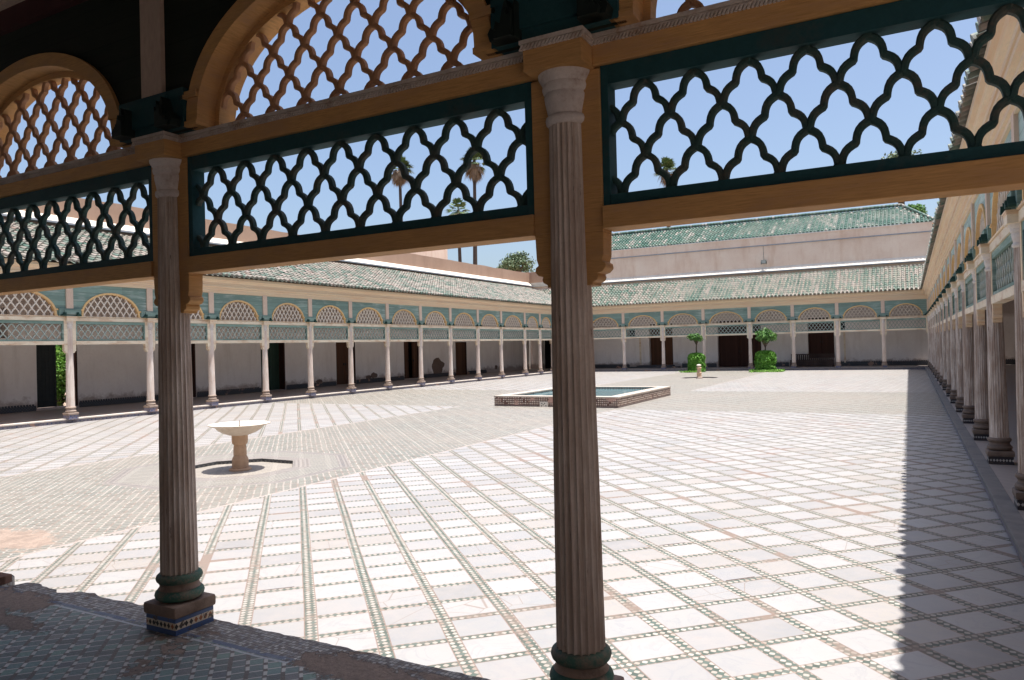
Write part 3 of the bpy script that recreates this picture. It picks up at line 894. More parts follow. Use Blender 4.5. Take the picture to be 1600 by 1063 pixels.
        link('rope_moulding', rp_me, k, (0, 0, 0))
        k = link('impost_block', im_me, root, (u, 0, 0))
        for s in (-1, 1):
            for yy in ((vf - .20,) if near else (vf + .12,)):
                link('leaf_scroll', sc_me, k, (s * .145, yy, zu1 + .004), (s, 1, 1 if near else .62))
        link('post', po_me, root, (u, 0, 0))
    # bays --------------------------------------------------------------
    srt = sorted(us)
    for a_, b_ in zip(srt[:-1], srt[1:]):
        c = (a_ + b_) / 2; wd = b_ - a_
        clear = (wd - 2 * jw) / (nominal - 2 * jw)
        link('lower_beam', me['lb'], root, (c, 0, 0), (clear, 1, 1))
        o = link('upper_beam', me['ub'], root, (c, 0, 0), ((wd - .276) / (nominal - .276), 1, 1))
        link('rope_moulding', me['ur'], o, (0, 0, 0))
        o = link('lattice_screen', me['fr'], root, (c, 0, 0), (clear, 1, 1))
        link('lattice', me['la'], o, (0, 0, 0))
        s = wd / nominal
        o = link('arch', me['ar'], root, (c, 0, 0), (s, 1, 1))
        link('arch_lattice', me['al'], o, (0, vf, 0), (1, 1, 1))
        o = link('spandrel', sp_me, root, (c, 0, 0), (s, 1, 1))
        link('inner_board', spi_me, o, (0, 0, 0))
    # the lattice meshes are centred on y=0; move them to the facade plane
    for o in root.children:
        if o.name.startswith('lattice_screen'):
            for l in o.children: l.location.y = vf
    # cornice -----------------------------------------------------------
    u0, u1 = srt[0] - ends[0], srt[-1] + ends[1]
    H = zc - zs
    prof = [(vf - .02, zs), (vf + .07, zs), (vf + .07, zs + .10 * H), (vf + .10, zs + .12 * H), (vf + .10, zs + .24 * H), (vf + .13, zs + .27 * H), (vf + .13, zs + .36 * H), (vf + .18, zs + .40 * H), (vf + .18, zs + .50 * H), (vf + .165, zs + .505 * H), (vf + .165, zs + .53 * H), (vf + .195, zs + .535 * H), (vf + .195, zs + .66 * H), (vf + .24, zs + .72 * H), (vf + .26, zs + .80 * H), (vf + .31, zs + .83 * H), (vf + .31, zc), (vf - .02, zc)]
    cn = MB().prism(prof, u0, u1, 'yz')
    cn.build('cornice', mats['cornice'], root)
    # inside fascia
    fi = MB().box(u0, u1, vf - (.17 if near else .10), vf - .04, zs + (.141 if near else .0), zs + (.41 if near else .16))
    fi.build('inner_fascia', mats['fascia'], root)
    return root

def rope_boxes(x0, x1, z, y, mb, vf=0.0):
    """little slanted beads along a moulding, both faces"""
    n = max(2, int((x1 - x0) / .017))
    for k in range(n):
        xa = x0 + (x1 - x0) * k / n; w_ = (x1 - x0) / n
        for s in (-1, 1):
            ya, yb = sorted((vf + s * (y - .006), vf + s * (y + .007)))
            i = len(mb.v)
            sl = w_ * .8
            mb.v += [(xa, ya, z - .012), (xa + w_ * .6, ya, z - .012), (xa + w_ * .6 + sl, ya, z + .010), (xa + sl, ya, z + .010),
                     (xa, yb, z - .012), (xa + w_ * .6, yb, z - .012), (xa + w_ * .6 + sl, yb, z + .010), (xa + sl, yb, z + .010)]
            mb.f += [tuple(i + q for q in f) for f in ((0, 3, 2, 1), (4, 5, 6, 7), (0, 1, 5, 4), (1, 2, 6, 5), (2, 3, 7, 6), (3, 0, 4, 7))]
    return mb

def tiled_roof(name, parent, u0, u1, v_eave, z_eave, depth, z_rise, loc=(0, 0, 0), rotz=0, pitch=0.215, course=0.30, seed=1):
    """local frame of the mesh: x along eave, y up the slope (horizontal run), z normal-ish. Sloped by geometry."""
    rnd = random.Random(seed)
    L = math.hypot(depth, z_rise)
    nc = int(math.ceil(L / course))
    prof = []
    m = 5
    mb = MB()
    ncol = int((u1 - u0) / pitch)
    for c in range(ncol):
        xa = u0 + c * pitch
        # cover tile: half round, and the pan between
        for kk in range(nc):
            ya = kk * course; yb = min(L, ya + course + .03)
            jit = rnd.uniform(-.006, .006); jr = rnd.uniform(-.007, .007); jz = rnd.uniform(-.005, .010)
            r1 = pitch * .31
            ov = rnd.uniform(-.015, .03) if kk == 0 else 0
            i = len(mb.v)
            for (y, rr, lift) in ((ya - ov, r1 + .010, .028 + jz), (yb, r1 - .006, .004 + jz)):
                for q in range(m + 1):
                    t = PI * q / m
                    mb.v.append((xa + pitch * .5 + jit + jr * (y - ya) * 2 + rr * math.cos(t), y, lift + rr * math.sin(t)))
            for q in range(m):
                mb.f.append((i + q, i + q + 1, i + m + 1 + q + 1, i + m + 1 + q))
            mb.f.append(tuple(i + q for q in range(m + 1)))
        # pan strip, concave, stepped
        for kk in range(nc):
            ya = kk * course; yb = min(L, ya + course)
            i = len(mb.v)
            o = .02 if kk == 0 else 0
            dz = rnd.uniform(-.004, .004)
            for (y, lift) in ((ya - o, .012 + dz), (yb, -.006 + dz)):
                for (dx, dzv) in ((-.30, .012), (-.16, -.012), (0, -.022), (.16, -.012), (.30, .012)):
                    mb.v.append((xa + dx * pitch, y, lift + dzv))
            for q in range(4):
                mb.f.append((i + q, i + q + 1, i + 5 + q + 1, i + 5 + q))
    me = bpy.data.meshes.new(name)
    me.from_pydata(mb.v, [], mb.f)
    me.materials.append(MT['roof'])
    o = link(name, me, parent)
    # slope rotation: local y goes up the slope, away from the courtyard (-v)
    slope = math.atan2(z_rise, depth)
    # x stays, y -> -v; need handedness kept: rotate about z by pi then mirrored x
    o.location = (0, v_eave, z_eave)
    o.rotation_euler = (slope, 0, PI)
    return o

random.seed(4)

# ================================================================== SETTING
g = MB().box(-400, 400, -300, 700, -2.0, -0.62).build('ground', MT['ground'])
tag(g, kind='structure')

# courtyard floor with two octagonal sinkings
def octo(cx, cy, ap):
    r = ap / math.cos(PI / 8)
    return [(cx + r * math.cos(PI / 8 + k * PI / 4), cy + r * math.sin(PI / 8 + k * PI / 4)) for k in range(8)]
FC1 = (-9.33, 8.0)
FC2 = (-9.33, 36.9)
bm = bmesh.new()
GZ = -0.12
def loop(bm, pts, z):
    vs = [bm.verts.new((p[0], p[1], z)) for p in pts]
    return vs, [bm.edges.new((vs[k], vs[(k + 1) % len(vs)])) for k in range(len(vs))]
es = []
_, e = loop(bm, [(-20.9, 3.0), (1.0, 3.0), (1.0, 46.2), (-20.9, 46.2)], GZ); es += e
holes = []
for c in (FC1, FC2):
    vs, e = loop(bm, octo(c[0], c[1], 0.86), GZ); es += e; holes.append(vs)
bmesh.ops.triangle_fill(bm, use_beauty=True, edges=es)
for vs in holes:
    low = [bm.verts.new((v.co.x, v.co.y, GZ - .055)) for v in vs]
    for k in range(8):
        bm.faces.new((vs[k], vs[(k + 1) % 8], low[(k + 1) % 8], low[k])).material_index = 1
    bm.faces.new(low)
bmesh.ops.recalc_face_normals(bm, faces=bm.faces)
me = bpy.data.meshes.new('courtyard_paving')
bm.to_mesh(me); bm.free()
for p in me.polygons:
    pass
me.materials.append(MT['paving']); me.materials.append(MT['dado'])
o = link('courtyard_paving', me); tag(o, kind='structure')
if me.polygons[0].normal.z < 0: me.flip_normals()

# raised walkways under the four galleries ------------------------------
# near one has a broken edge
edge = [(-9.5, 3.13), (-6.6, 3.12), (-6.05, 3.10), (-5.93, 2.94), (-5.83, 2.965), (-5.80, 3.055), (-5.70, 3.07), (-5.55, 3.05), (-5.42, 3.045), (-5.36, 3.005), (-5.28, 3.03), (-5.20, 3.085), (-5.08, 3.11), (-4.96, 3.09), (-4.86, 3.085), (-4.70, 3.105), (-4.5, 3.10), (-4.2, 3.12), (-3.9, 3.13), (-3.0, 3.14), (-2.0, 3.145), (-1.0, 3.14), (0.72, 3.14)]
rr = random.Random(3)
fine = []
for (a, b) in zip(edge[:-1], edge[1:]):
    n = max(1, int((b[0] - a[0]) / .05))
    for k in range(n):
        t = k / n
        fine.append((a[0] + (b[0] - a[0]) * t, a[1] + (b[1] - a[1]) * t + rr.uniform(-.012, .006)))
fine.append(edge[-1])
poly = fine + [(0.72, -2.2), (-9.5, -2.2)]
o = MB().prism(poly, -.16, 0.0, 'xy').build('walkway', MT['walk']); tag(o, kind='structure')
o = MB().box(-20.549, -9.501, -2.2, 3.13, -.6, -.001).build('walkway', MT['walk']); tag(o, kind='structure')
o = MB().box(-25.2, -20.55, -2.2, 49.2, -.6, 0.0).build('walkway', MT['walk_far']); tag(o, kind='structure')
o = MB().box(-20.549, 0.76, 45.85, 49.2, -.6, -.002).build('walkway', MT['walk_far']); tag(o, kind='structure')
o = MB().box(0.761, 5.9, -2.2, 49.2, -.6, -.0015).build('walkway', MT['walk_far']); tag(o, kind='structure')
# stone nosings with tiled risers
def kerb(name, pts, mat):
    m_ = MB()
    for (x0, x1, y0, y1, z0, z1) in pts: m_.box(x0, x1, y0, y1, z0, z1)
    o = m_.build(name, mat, bevel=0.006); tag(o, kind='structure'); return o
kerb('walkway_kerb', [(-20.60, -20.40, 3.2, 45.85, -.035, .006)], MT['nosing'])
kerb('walkway_riser', [(-20.548, -20.42, 3.2, 45.83, -.125, -.036)], MT['riser'])
kerb('walkway_kerb', [(-20.39, .74, 45.64, 45.90, -.035, .006)], MT['nosing_blue'])
kerb('walkway_riser', [(-20.39, .74, 45.66, 45.849, -.125, -.036)], MT['riser'])
kerb('walkway_kerb', [(.70, .85, 3.145, 45.6, -.05, .005)], MT['nosing_blue'])
kerb('walkway_riser', [(.715, .7605, 3.145, 45.6, -.125, -.051)], MT['riser'])

# ================================================================== ARCADES
Znear = dict(cap=2.845, l0=2.150, l1=2.249, t1=2.855, u1=2.985, imp=3.22, sp=3.84, cor=4.32, hw=.895, rise=.62)
Zfar = dict(cap=2.70, l0=2.045, l1=2.145, t1=2.70, u1=2.83, imp=3.04, sp=3.73, cor=4.25, hw=.875, rise=.60)
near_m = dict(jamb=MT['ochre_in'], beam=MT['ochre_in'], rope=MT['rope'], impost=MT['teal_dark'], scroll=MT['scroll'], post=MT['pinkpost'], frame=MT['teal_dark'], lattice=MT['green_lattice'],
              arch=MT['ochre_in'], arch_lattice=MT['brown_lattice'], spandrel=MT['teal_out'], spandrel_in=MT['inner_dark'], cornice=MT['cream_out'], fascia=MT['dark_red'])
far_m = dict(jamb=MT['beam_out'], beam=MT['beam_out'], rope=MT['cream_out'], impost=MT['teal_out'], scroll=MT['scroll_out'], post=MT['pinkpost_out'], frame=MT['teal_out'], lattice=MT['teal_lattice'],
             arch=MT['ochre_arch'], arch_lattice=MT['cream_lattice'], spandrel=MT['teal_out'], spandrel_in=MT['teal_out'], cornice=MT['cream_out'], fascia=MT['dark_red'])

# near arcade: local x = world X, courtyard +Y
A = thing('arcade', 'shaded wooden arcade in the foreground with two worn fluted columns and dark lattice screens', 'arcade', (0, 2.97, 0))
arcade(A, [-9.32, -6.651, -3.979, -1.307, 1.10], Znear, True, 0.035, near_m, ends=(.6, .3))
cols = [o for o in A.children if o.name.startswith('column')]
for o in cols:
    if abs(o.location.x + 3.979) < .01: o['label'] = 'worn fluted column with green base rings, left of the two in front'
    if abs(o.location.x + 1.307) < .01: o['label'] = 'tall worn fluted column nearest the camera'
tiled_roof('roof', A, -1.3, 10.4, .40, 4.33, 5.2, 1.7)
ce = MB().box(-10.2, 1.3, -5.2, -.04, 4.26, 4.30)
for k in range(9):
    ce.box(-10.2, 1.3, -.36 - k * .5, -.26 - k * .5, 4.19, 4.261)
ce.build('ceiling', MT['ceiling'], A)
MB().box(-10.2, 1.3, -.19, -.137, 4.125, 4.175).build('ceiling_moulding', MT['pinkpost'], A)

# left arcade: courtyard toward +X: rotation -90deg, local x = -Y world
B = thing('arcade', 'long sunlit arcade on the left side of the courtyard, white columns and teal spandrels', 'arcade', (-20.43, 0, 0), -PI / 2)
YL = [6.9, 9.4, 11.95, 14.38, 16.63, 18.94, 21.2, 23.53, 25.97, 28.49, 31.06, 33.74, 36.31, 39.22, 41.28, 43.13, 45.05, 46.2]
arcade(B, [-y for y in YL], Zfar, False, -.01, far_m, ends=(.2, .5))
tiled_roof('roof', B, 2.6, 48.6, .47, 4.27, 4.75, 1.73, seed=3)
MB().box(-48.5, -2.6, -4.3, -.06, 4.02, 4.06).build('ceiling', MT['ceiling_far'], B)

# far arcade: courtyard toward -Y: rotation 180, local x = -X world
C = thing('arcade', 'sunlit arcade along the far end of the courtyard behind the two trimmed bushes', 'arcade', (0, 46.15, 0), PI)
XF = [-21.9, -19.3, -16.62, -13.97, -11.34, -8.54, -6.06, -3.64, -1.265]
arcade(C, [-x for x in XF] + [-0.985], Zfar, False, -.01, far_m, ends=(.3, 2.6))
tiled_roof('roof', C, -24.0, 4.6, .47, 4.27, 2.82, 1.53, seed=5)
MB().box(-4.5, 24.5, -2.2, -.06, 4.02, 4.06).build('ceiling', MT['ceiling_far'], C)

# right arcade: courtyard toward -X: rotation +90, local x = +Y world
D = thing('arcade', 'shaded arcade receding along the right side with peeling columns and cream cornice', 'arcade', (0.985, 0, 0), PI / 2)
YR = [5.72, 8.44, 11.28, 13.72, 16.31, 18.65, 21.06, 23.38, 26.08, 28.7, 31.3, 33.9, 36.5, 39.0, 41.5, 43.9]
MT['teal_bounce'] = teal_board('bounce_lit_teal_boards', (.42, .54, .49), (.66, .70, .64), 0.8)  # lighter copy of the teal boards, bounced light put into the colour
MT['shaft_right'] = shaft_mat('flaking_shaft', (.82, .76, .69), (.34, .26, .21), 1.1)
right_m = dict(far_m, spandrel=MT['teal_bounce'], jamb=MT['cream_out'], shaft=MT['shaft_right'], stone=MT['stone_right'], plinth=MT['plinth_right'])
arcade(D, YR + [46.15, 3.0], Zfar, False, -.01, right_m, ends=(.0, .3))
tiled_roof('roof', D, -48.3, -2.6, .37, 4.27, 4.5, 1.5, seed=7)
MB().box(2.9, 48.4, -4.2, -.06, 4.02, 4.06).build('ceiling', MT['ceiling_far'], D)

# ================================================================== BUILDINGS BEHIND
def wall_with_holes(axis, fixed, t, a0, a1, z0, z1, holes):
    """boxes tiling a wall; holes = (a,b,zlo,zhi). axis 'Y': wall runs along Y at X=fixed..fixed+t"""
    mb = MB()
    def bx(a, b, za, zb):
        if b - a < 1e-4 or zb - za < 1e-4: return
        if axis == 'Y': mb.box(fixed, fixed + t, a, b, za, zb)
        else: mb.box(a, b, fixed, fixed + t, za, zb)
    cur = a0
    for (a, b, zl, zh) in sorted(holes):
        bx(cur, a, z0, z1)
        bx(a, b, z0, zl); bx(a, b, zh, z1)
        cur = b
    bx(cur, a1, z0, z1)
    return mb

def door(parent, axis, fixed, a, b, z0, z1, mat, depth, leaves=2, gap=0.0, side=1):
    """door leaves set back by depth (signed) from the wall face; each leaf has raised panels and a handle"""
    fx = fixed + depth
    w_ = (b - a - gap) / leaves
    for k in range(leaves):
        p = a + k * (w_ + (gap if k else 0))
        mb = MB()
        def bx(m_, p0, p1, d0, d1, zz0, zz1):
            lo, hi = sorted((fx + d0, fx + d1))
            if axis == 'Y': m_.box(lo, hi, p0, p1, zz0, zz1)
            else: m_.box(p0, p1, lo, hi, zz0, zz1)
        bx(mb, p + .01, p + w_ - .01, 0, side * .05, z0 + .01, z1 - .01)
        rows = 4
        hh = (z1 - z0 - .1) / rows
        for r_ in range(rows):
            bx(mb, p + .07, p + w_ - .07, -side * .014, side * .01, z0 + .08 + r_ * hh, z0 + .02 + (r_ + 1) * hh)
        d = childof(mb.build('door', mat), parent)
        hb = MB()
        mid = p + (w_ - .08 if k == 0 else .05)
        bx(hb, mid, mid + .03, -side * .05, -side * .001, z0 + .95, z0 + 1.07)
        o = hb.build('handle', MT['iron'], d)

def dado(parent, axis, fixed, side, runs, h=.22):
    """low tiled band with a crest of small teeth, one piece per stretch of wall"""
    for (a, b) in runs:
        n = int((b - a) / .09)
        pts = [(a, .001), (b, .001), (b, h)]
        for k in reversed(range(n)):
            p = a + .02 + k * .09
            pts += [(p + .05, h), (p + .05, h + .05), (p, h + .05), (p, h)]
        pts.append((a, h))
        lo, hi = sorted((fixed + side * .002, fixed + side * .03))
        mb = MB()
        if axis == 'Y': mb.prism(pts, lo, hi, 'yz')
        else: mb.prism(pts, lo, hi, 'xz')
        childof(mb.build('dado', MT['dado']), parent)

# ---- left building
LB = thing('palace_building', 'long building behind the left arcade, white gallery wall and pink parapet', 'building', (-24.8, 24, 0))
def local(parent):
    return Matrix.Translation(parent.location).inverted()
def W(mb, name, mat, parent, **k):
    return childof(mb.build(name, mat, None, **k), parent)
LX = -24.8
holes = [(11.6, 12.6, 2.35, 3.3), (13.44, 14.75, 0.06, 2.20), (18.05, 19.42, .02, 2.15), (22.75, 24.13, .02, 2.15), (27.5, 28.9, .02, 2.2), (33.0, 34.45, .05, 2.2), (34.55, 35.4, 2.55, 3.25), (38.28, 39.55, .0, 2.08)]
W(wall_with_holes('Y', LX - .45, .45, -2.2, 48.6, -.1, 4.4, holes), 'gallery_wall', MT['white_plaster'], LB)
W(MB().box(LX - .44, LX - .02, -2.2, 48.6, 4.401, 6.14), 'wall_band', MT['brownstrip'], LB)
W(MB().box(LX - .3, LX + .25, -2.2, 48.55, 6.141, 6.20), 'ledge_lip', MT['blueline'], LB)
sl_ = MB()
sl_.v += [(LX + .24, -2.2, 6.201), (LX + .24, 48.55, 6.201), (LX - .04, 48.55, 6.44), (LX - .04, -2.2, 6.44), (LX - .3, -2.2, 6.201), (LX - .3, 48.55, 6.201), (LX - .3, 48.55, 6.44), (LX - .3, -2.2, 6.44)]
sl_.f += [(0, 1, 2, 3), (4, 7, 6, 5), (0, 4, 5, 1), (3, 2, 6, 7), (0, 3, 7, 4), (1, 5, 6, 2)]
W(sl_, 'sloped_ledge', MT['ledge'], LB)
pw = MB()
rr = random.Random(8)
# parapet with an uneven top
ys = [-2.2 + k * .6 for k in range(86)]
i0 = 0
for y in ys:
    y = min(y, 49.0)
    zt = 7.16 + (0.05 * noise.noise(Vector((y * .7, 0, 1)))) + (0.03 * noise.noise(Vector((y * 3, 0, 2))))
    pw.v += [(LX - .06, y, 6.441), (LX - .06, y, zt), (LX - .55, y, zt + .03), (LX - .55, y, 6.441)]
for k in range(len(ys) - 1):
    i = 4 * k
    pw.f += [(i, i + 4, i + 5, i + 1), (i + 1, i + 5, i + 6, i + 2), (i + 2, i + 6, i + 7, i + 3)]
pw.f += [(0, 1, 2, 3), (len(pw.v) - 4, len(pw.v) - 1, len(pw.v) - 2, len(pw.v) - 3)]
W(pw, 'parapet', MT['pink_plaster'], LB)
for (a, b, z0, z1, mt, lv, gap, dp) in ((18.05, 19.42, .02, 2.15, 'green_door', 1, 0, -.30), (22.75, 24.13, .02, 2.15, 'green_door', 2, 0, -.30), (27.5, 28.9, .02, 2.2, 'wood_door', 2, 0, -.12), (33.0, 34.45, .05, 2.2, 'wood_door', 2, .35, -.1), (38.28, 39.55, 0, 2.08, 'wood_door', 1, 0, -.06)):
    door(LB, 'Y', LX, a, b, z0, z1, MT[mt], dp, lv, gap, side=-1)
for (a, b, z0, z1) in holes:
    if a == 13.44: continue
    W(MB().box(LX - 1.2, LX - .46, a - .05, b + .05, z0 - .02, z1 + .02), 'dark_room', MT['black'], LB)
for (a, b, z0, z1) in holes[1:]:
    if z0 > 2: continue
    W(MB().box(LX - .44, LX + .012, b - .07, b - .001, z0, z1), 'door_frame', MT['wood_dark'], LB)
runs = []
cur = 3.0
for (a, b, z0, z1) in holes:
    if z0 > 1: continue
    runs.append((cur, a - .05)); cur = b + .05
runs.append((cur, 42.0))
dado(LB, 'Y', LX, 1, [r for r in runs], .17)
# garden gate grille in the first doorway
gm = MB()
gx = LX - .2
for k in range(6):
    y = 13.47 + k * .115
    gm.box(gx - .012, gx + .012, y, y + .022, .08, 2.18)
for k in range(11):
    z = .10 + k * .2
    gm.box(gx - .014, gx + .014, 13.45, 14.12, z, z + .022)
gm.box(gx - .02, gx + .02, 14.10, 14.16, .07, 2.19).box(gx - .006, gx + .004, 13.47, 14.10, .08, 2.18)
W(gm, 'iron_gate', MT['iron'], LB)
# patches of fallen plaster
def blob_patch(parent, x, y, z, w_, h_, seed, mat, name='bare_patch', axis='X'):
    r_ = random.Random(seed)
    n = 22
    pts = []
    for k in range(n):
        t = 2 * PI * k / n
        q = 1 + .28 * noise.noise(Vector((math.cos(t) * 1.6, math.sin(t) * 1.6, seed))) + r_.uniform(-.07, .07)
        pts.append((math.cos(t) * w_ / 2 * q, math.sin(t) * h_ / 2 * q))
    mb = MB()
    if axis == 'X': mb.prism([(y + p[0], z + p[1]) for p in pts], x + .001, x + .012, 'yz')
    else: mb.prism([(x + p[0], z + p[1]) for p in pts], y - .012, y - .001, 'xz')
    o = W(mb, name, mat, parent)
    return o
o = blob_patch(LB, LX, 36.3, .62, 1.25, .95, 2, MT['patch']); o['label'] = 'large brown patch of fallen plaster'
blob_patch(LB, LX, 29.9, .28, .45, .22, 5, MT['patch'])
blob_patch(LB, LX, 30.35, .36, .5, .3, 9, MT['patch'])
blob_patch(LB, LX, 26.3, .26, .45, .2, 6, MT['patch'])
blob_patch(LB, LX, 43.3, .33, .35, .32, 11, MT['patch'])

# ---- far building, higher, with its own green roof
FB = thing('palace_building', 'tall rose plastered hall with green tiled hip roof behind the far arcade', 'building', (-9.6, 48.8, 0))
FY = 48.8
fh = [(-24.0, -22.9, .0, 2.3), (-17.35, -16.75, 2.2, 2.68), (-15.75, -14.1, .18, 3.0), (-11.1, -8.35, .0, 3.05), (-5.55, -4.05, .5, 3.0), (-3.72, -3.42, 2.15, 2.68)]
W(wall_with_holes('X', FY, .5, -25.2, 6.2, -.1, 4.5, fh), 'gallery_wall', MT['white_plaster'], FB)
W(MB().box(-22.3, 1.35, FY - .02, FY + .5, 4.501, 6.02).box(-25.2, -22.301, FY - .0, FY + .5, 4.501, 6.1), 'wall_band', MT['rose_plaster'], FB)
def sl2(x0, x1, y, z0, z1, out=.26):
    m_ = MB()
    m_.v += [(x0, y - out, z0), (x1, y - out, z0), (x1, y + .02, z1), (x0, y + .02, z1), (x0, y + .3, z0), (x1, y + .3, z0), (x1, y + .3, z1), (x0, y + .3, z1)]
    m_.f += [(0, 1, 2, 3), (4, 7, 6, 5), (0, 4, 5, 1), (3, 2, 6, 7), (0, 3, 7, 4), (1, 5, 6, 2)]
    return m_
W(MB().box(-22.3, 1.35, FY - .27, FY + .3, 6.021, 6.08), 'ledge_lip', MT['blueline'], FB)
W(sl2(-22.3, 1.35, FY, 6.081, 6.36), 'sloped_ledge', MT['ledge'], FB)
W(MB().box(-22.3, 1.35, FY + .02, FY + .5, 6.361, 7.72), 'upper_wall', MT['rose_plaster'], FB)
W(MB().box(-22.32, 1.36, FY - .03, FY + .5, 7.721, 7.78), 'string_course', MT['blueline'], FB)
W(MB().box(-22.3, 1.35, FY + .0, FY + .5, 7.781, 8.22).box(-22.4, 1.45, FY - .015, FY + .5, 8.221, 8.30), 'upper_wall', MT['rose_plaster'], FB)
# side and back walls, lower block to the left with parapet
W(MB().box(-22.3, -21.8, FY + .5, FY + 6.5, 4.5, 8.3).box(.85, 1.35, FY + .5, FY + 6.5, 4.5, 8.3).box(-22.3, 1.35, FY + 6.0, FY + 6.5, 0, 8.3), 'side_wall', MT['rose_plaster'], FB)
W(MB().box(-25.2, -22.31, FY - .08, FY + .35, 6.101, 6.42), 'sloped_ledge', MT['ledge'], FB)
W(MB().box(-25.35, -22.31, FY + .0, FY + .45, 6.421, 7.24), 'parapet', MT['pink_plaster'], FB)
for (a, b, z0, z1, mt, gap) in ((-15.75, -14.1, .18, 2.95, 'wood_door', 0), (-11.1, -8.35, 0, 3.0, 'wood_dark', 0.0), (-5.55, -4.05, .5, 2.95, 'wood_dark', 0)):
    door(FB, 'X', FY, a, b, z0, z1, MT[mt], .3, 2, gap, side=1)
for (a, b, z0, z1) in fh:
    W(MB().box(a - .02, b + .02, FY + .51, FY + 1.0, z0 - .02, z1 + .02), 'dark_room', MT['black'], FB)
W(MB().box(-16.45, -16.34, FY - .05, FY - .002, .2, 2.2).box(-3.52, -3.42, FY - .05, FY - .002, .2, 2.15), 'open_shutter', MT['beam_out'], FB)
W(MB().box(-17.1, -13.6, FY - .5, FY - .001, .001, .10).box(-16.6, -14.0, FY - .3, FY - .002, .101, .18), 'door_step', MT['dado'], FB)
dado(FB, 'X', FY, -1, [(-22.8, -17.2), (-13.5, -11.2), (-8.25, -6.7), (-3.8, 5.3)], .24)
# hip roof
def slope_roof(name, parent, origin, xdir, length, run, rise, trim, seed, pitch=.215, course=.34):
    """tiles on a hip plane; origin = eave start, xdir along eave, up slope = rotate(xdir) inward"""
    rnd = random.Random(seed)
    L = math.hypot(run, rise); mb = MB()
    n = int(length / pitch)
    for c in range(n):
        x = (c + .5) * pitch
        top = L * min(1.0, max(0.0, min(x / trim[0] if trim[0] else 9, (length - x) / trim[1] if trim[1] else 9)))
        nc = int(top / course) + 1
        for k in range(nc):
            ya = k * course; yb = min(top + .05, ya + course)
            jz = rnd.uniform(-.004, .012)
            i = len(mb.v); m = 4; r1 = pitch * .31
            for (y, rr_, lift) in ((ya, r1 + .008, .026 + jz), (yb, r1 - .006, .004 + jz)):
                for q in range(m + 1):
                    t = PI * q / m
                    mb.v.append((x + rr_ * math.cos(t), y, lift + rr_ * math.sin(t)))
            for q in range(m): mb.f.append((i + q, i + q + 1, i + m + 2 + q, i + m + 1 + q))
            mb.f.append(tuple(i + q for q in range(m + 1)))
        i = len(mb.v)
        mb.v += [(x - pitch * .5, 0, 0), (x + pitch * .5, 0, 0), (x + pitch * .5, max(top, .05), 0), (x - pitch * .5, max(top, .05), 0)]
        mb.f.append((i, i + 1, i + 2, i + 3))
    me = bpy.data.meshes.new(name); me.from_pydata(mb.v, [], mb.f); me.materials.append(MT['roof_green'])
    o = bpy.data.objects.new(name, me); col.objects.link(o)
    o.parent = parent
    o.matrix_parent_inverse = Matrix.Translation(-Vector(parent.location))
    s = math.atan2(rise, run)
    o.matrix_basis = Matrix.Translation(origin) @ Matrix.Rotation(xdir, 4, 'Z') @ Matrix.Rotation(s, 4, 'X')
    return o
def green_roof_mat():
    m = N('glazed_green_roof_tile', 0.45, 0.5)
    X, Y, Z = m.sep(m.obj())
    w1 = m.white(m.comb(m.ma('FLOOR', m.ma('DIVIDE', X, 0.215)), m.ma('FLOOR', m.ma('DIVIDE', Y, 0.34)), 1))
    big = m.noise(m.pos(), 0.5, 4, 0.6)
    fx = m.ma('FRACT', m.ma('DIVIDE', X, 0.215))
    cv = m.white(m.comb(m.ma('FLOOR', m.ma('DIVIDE', X, 0.215)), 0, 4))
    pan_shade = m.ma('GREATER_THAN', m.ma('ABSOLUTE', m.ma('SUBTRACT', fx, 0.5)), 0.30)
    k = m.ma('ADD', m.ma('ADD', m.ma('MULTIPLY', w1, 0.42), m.ma('MULTIPLY', cv, 0.2)), m.ma('MULTIPLY', big, 0.4))
    c = m.ramp(k, [(0.2, (0.020, 0.077, 0.054)), (0.45, (0.041, 0.122, 0.088)), (0.58, (0.081, 0.162, 0.126)), (0.68, (0.252, 0.243, 0.207)), (0.82, (0.414, 0.369, 0.324)), (0.95, (0.252, 0.162, 0.122))])
    g_ = m.noise(m.pos(), 14, 3, 0.7)
    c = m.mix(m.ma('MULTIPLY', m.step(g_, 0.5, 0.78), 0.6), c, (.33, .30, .25))
    c = m.mix(m.ma('MULTIPLY', pan_shade, 0.75), c, (.03, .055, .042))  # pans darkened in the colour, as shade between the cover tiles
    du = m.noise(m.pos(), 0.8, 5, 0.7)
    c = m.mix(m.ma('MULTIPLY', m.step(du, 0.45, 0.7), 0.4), c, (.28, .255, .21))
    return m.col(c)
MT['roof_green'] = green_roof_mat()
slope_roof('roof', FB, (-22.5, FY - .02, 8.31), 0, 24.05, 3.3, 1.55, (2.4, 1.75), 2)
slope_roof('roof', FB, (1.55, FY - .02, 8.31), PI / 2, 6.8, 1.75, 1.55, (3.4, 3.4), 3)
rg = MB().tube([(1.56, FY - .02, 8.36), (-.2, FY + 3.12, 9.95)], .08, 8).tube([(-.2, FY + 3.12, 9.95), (-20.1, FY + 3.12, 9.95)], .09, 8).tube([(-22.5, FY - .02, 8.36), (-20.1, FY + 3.12, 9.95)], .08, 8)
W(rg, 'ridge_tiles', MT['roof_green'], FB)
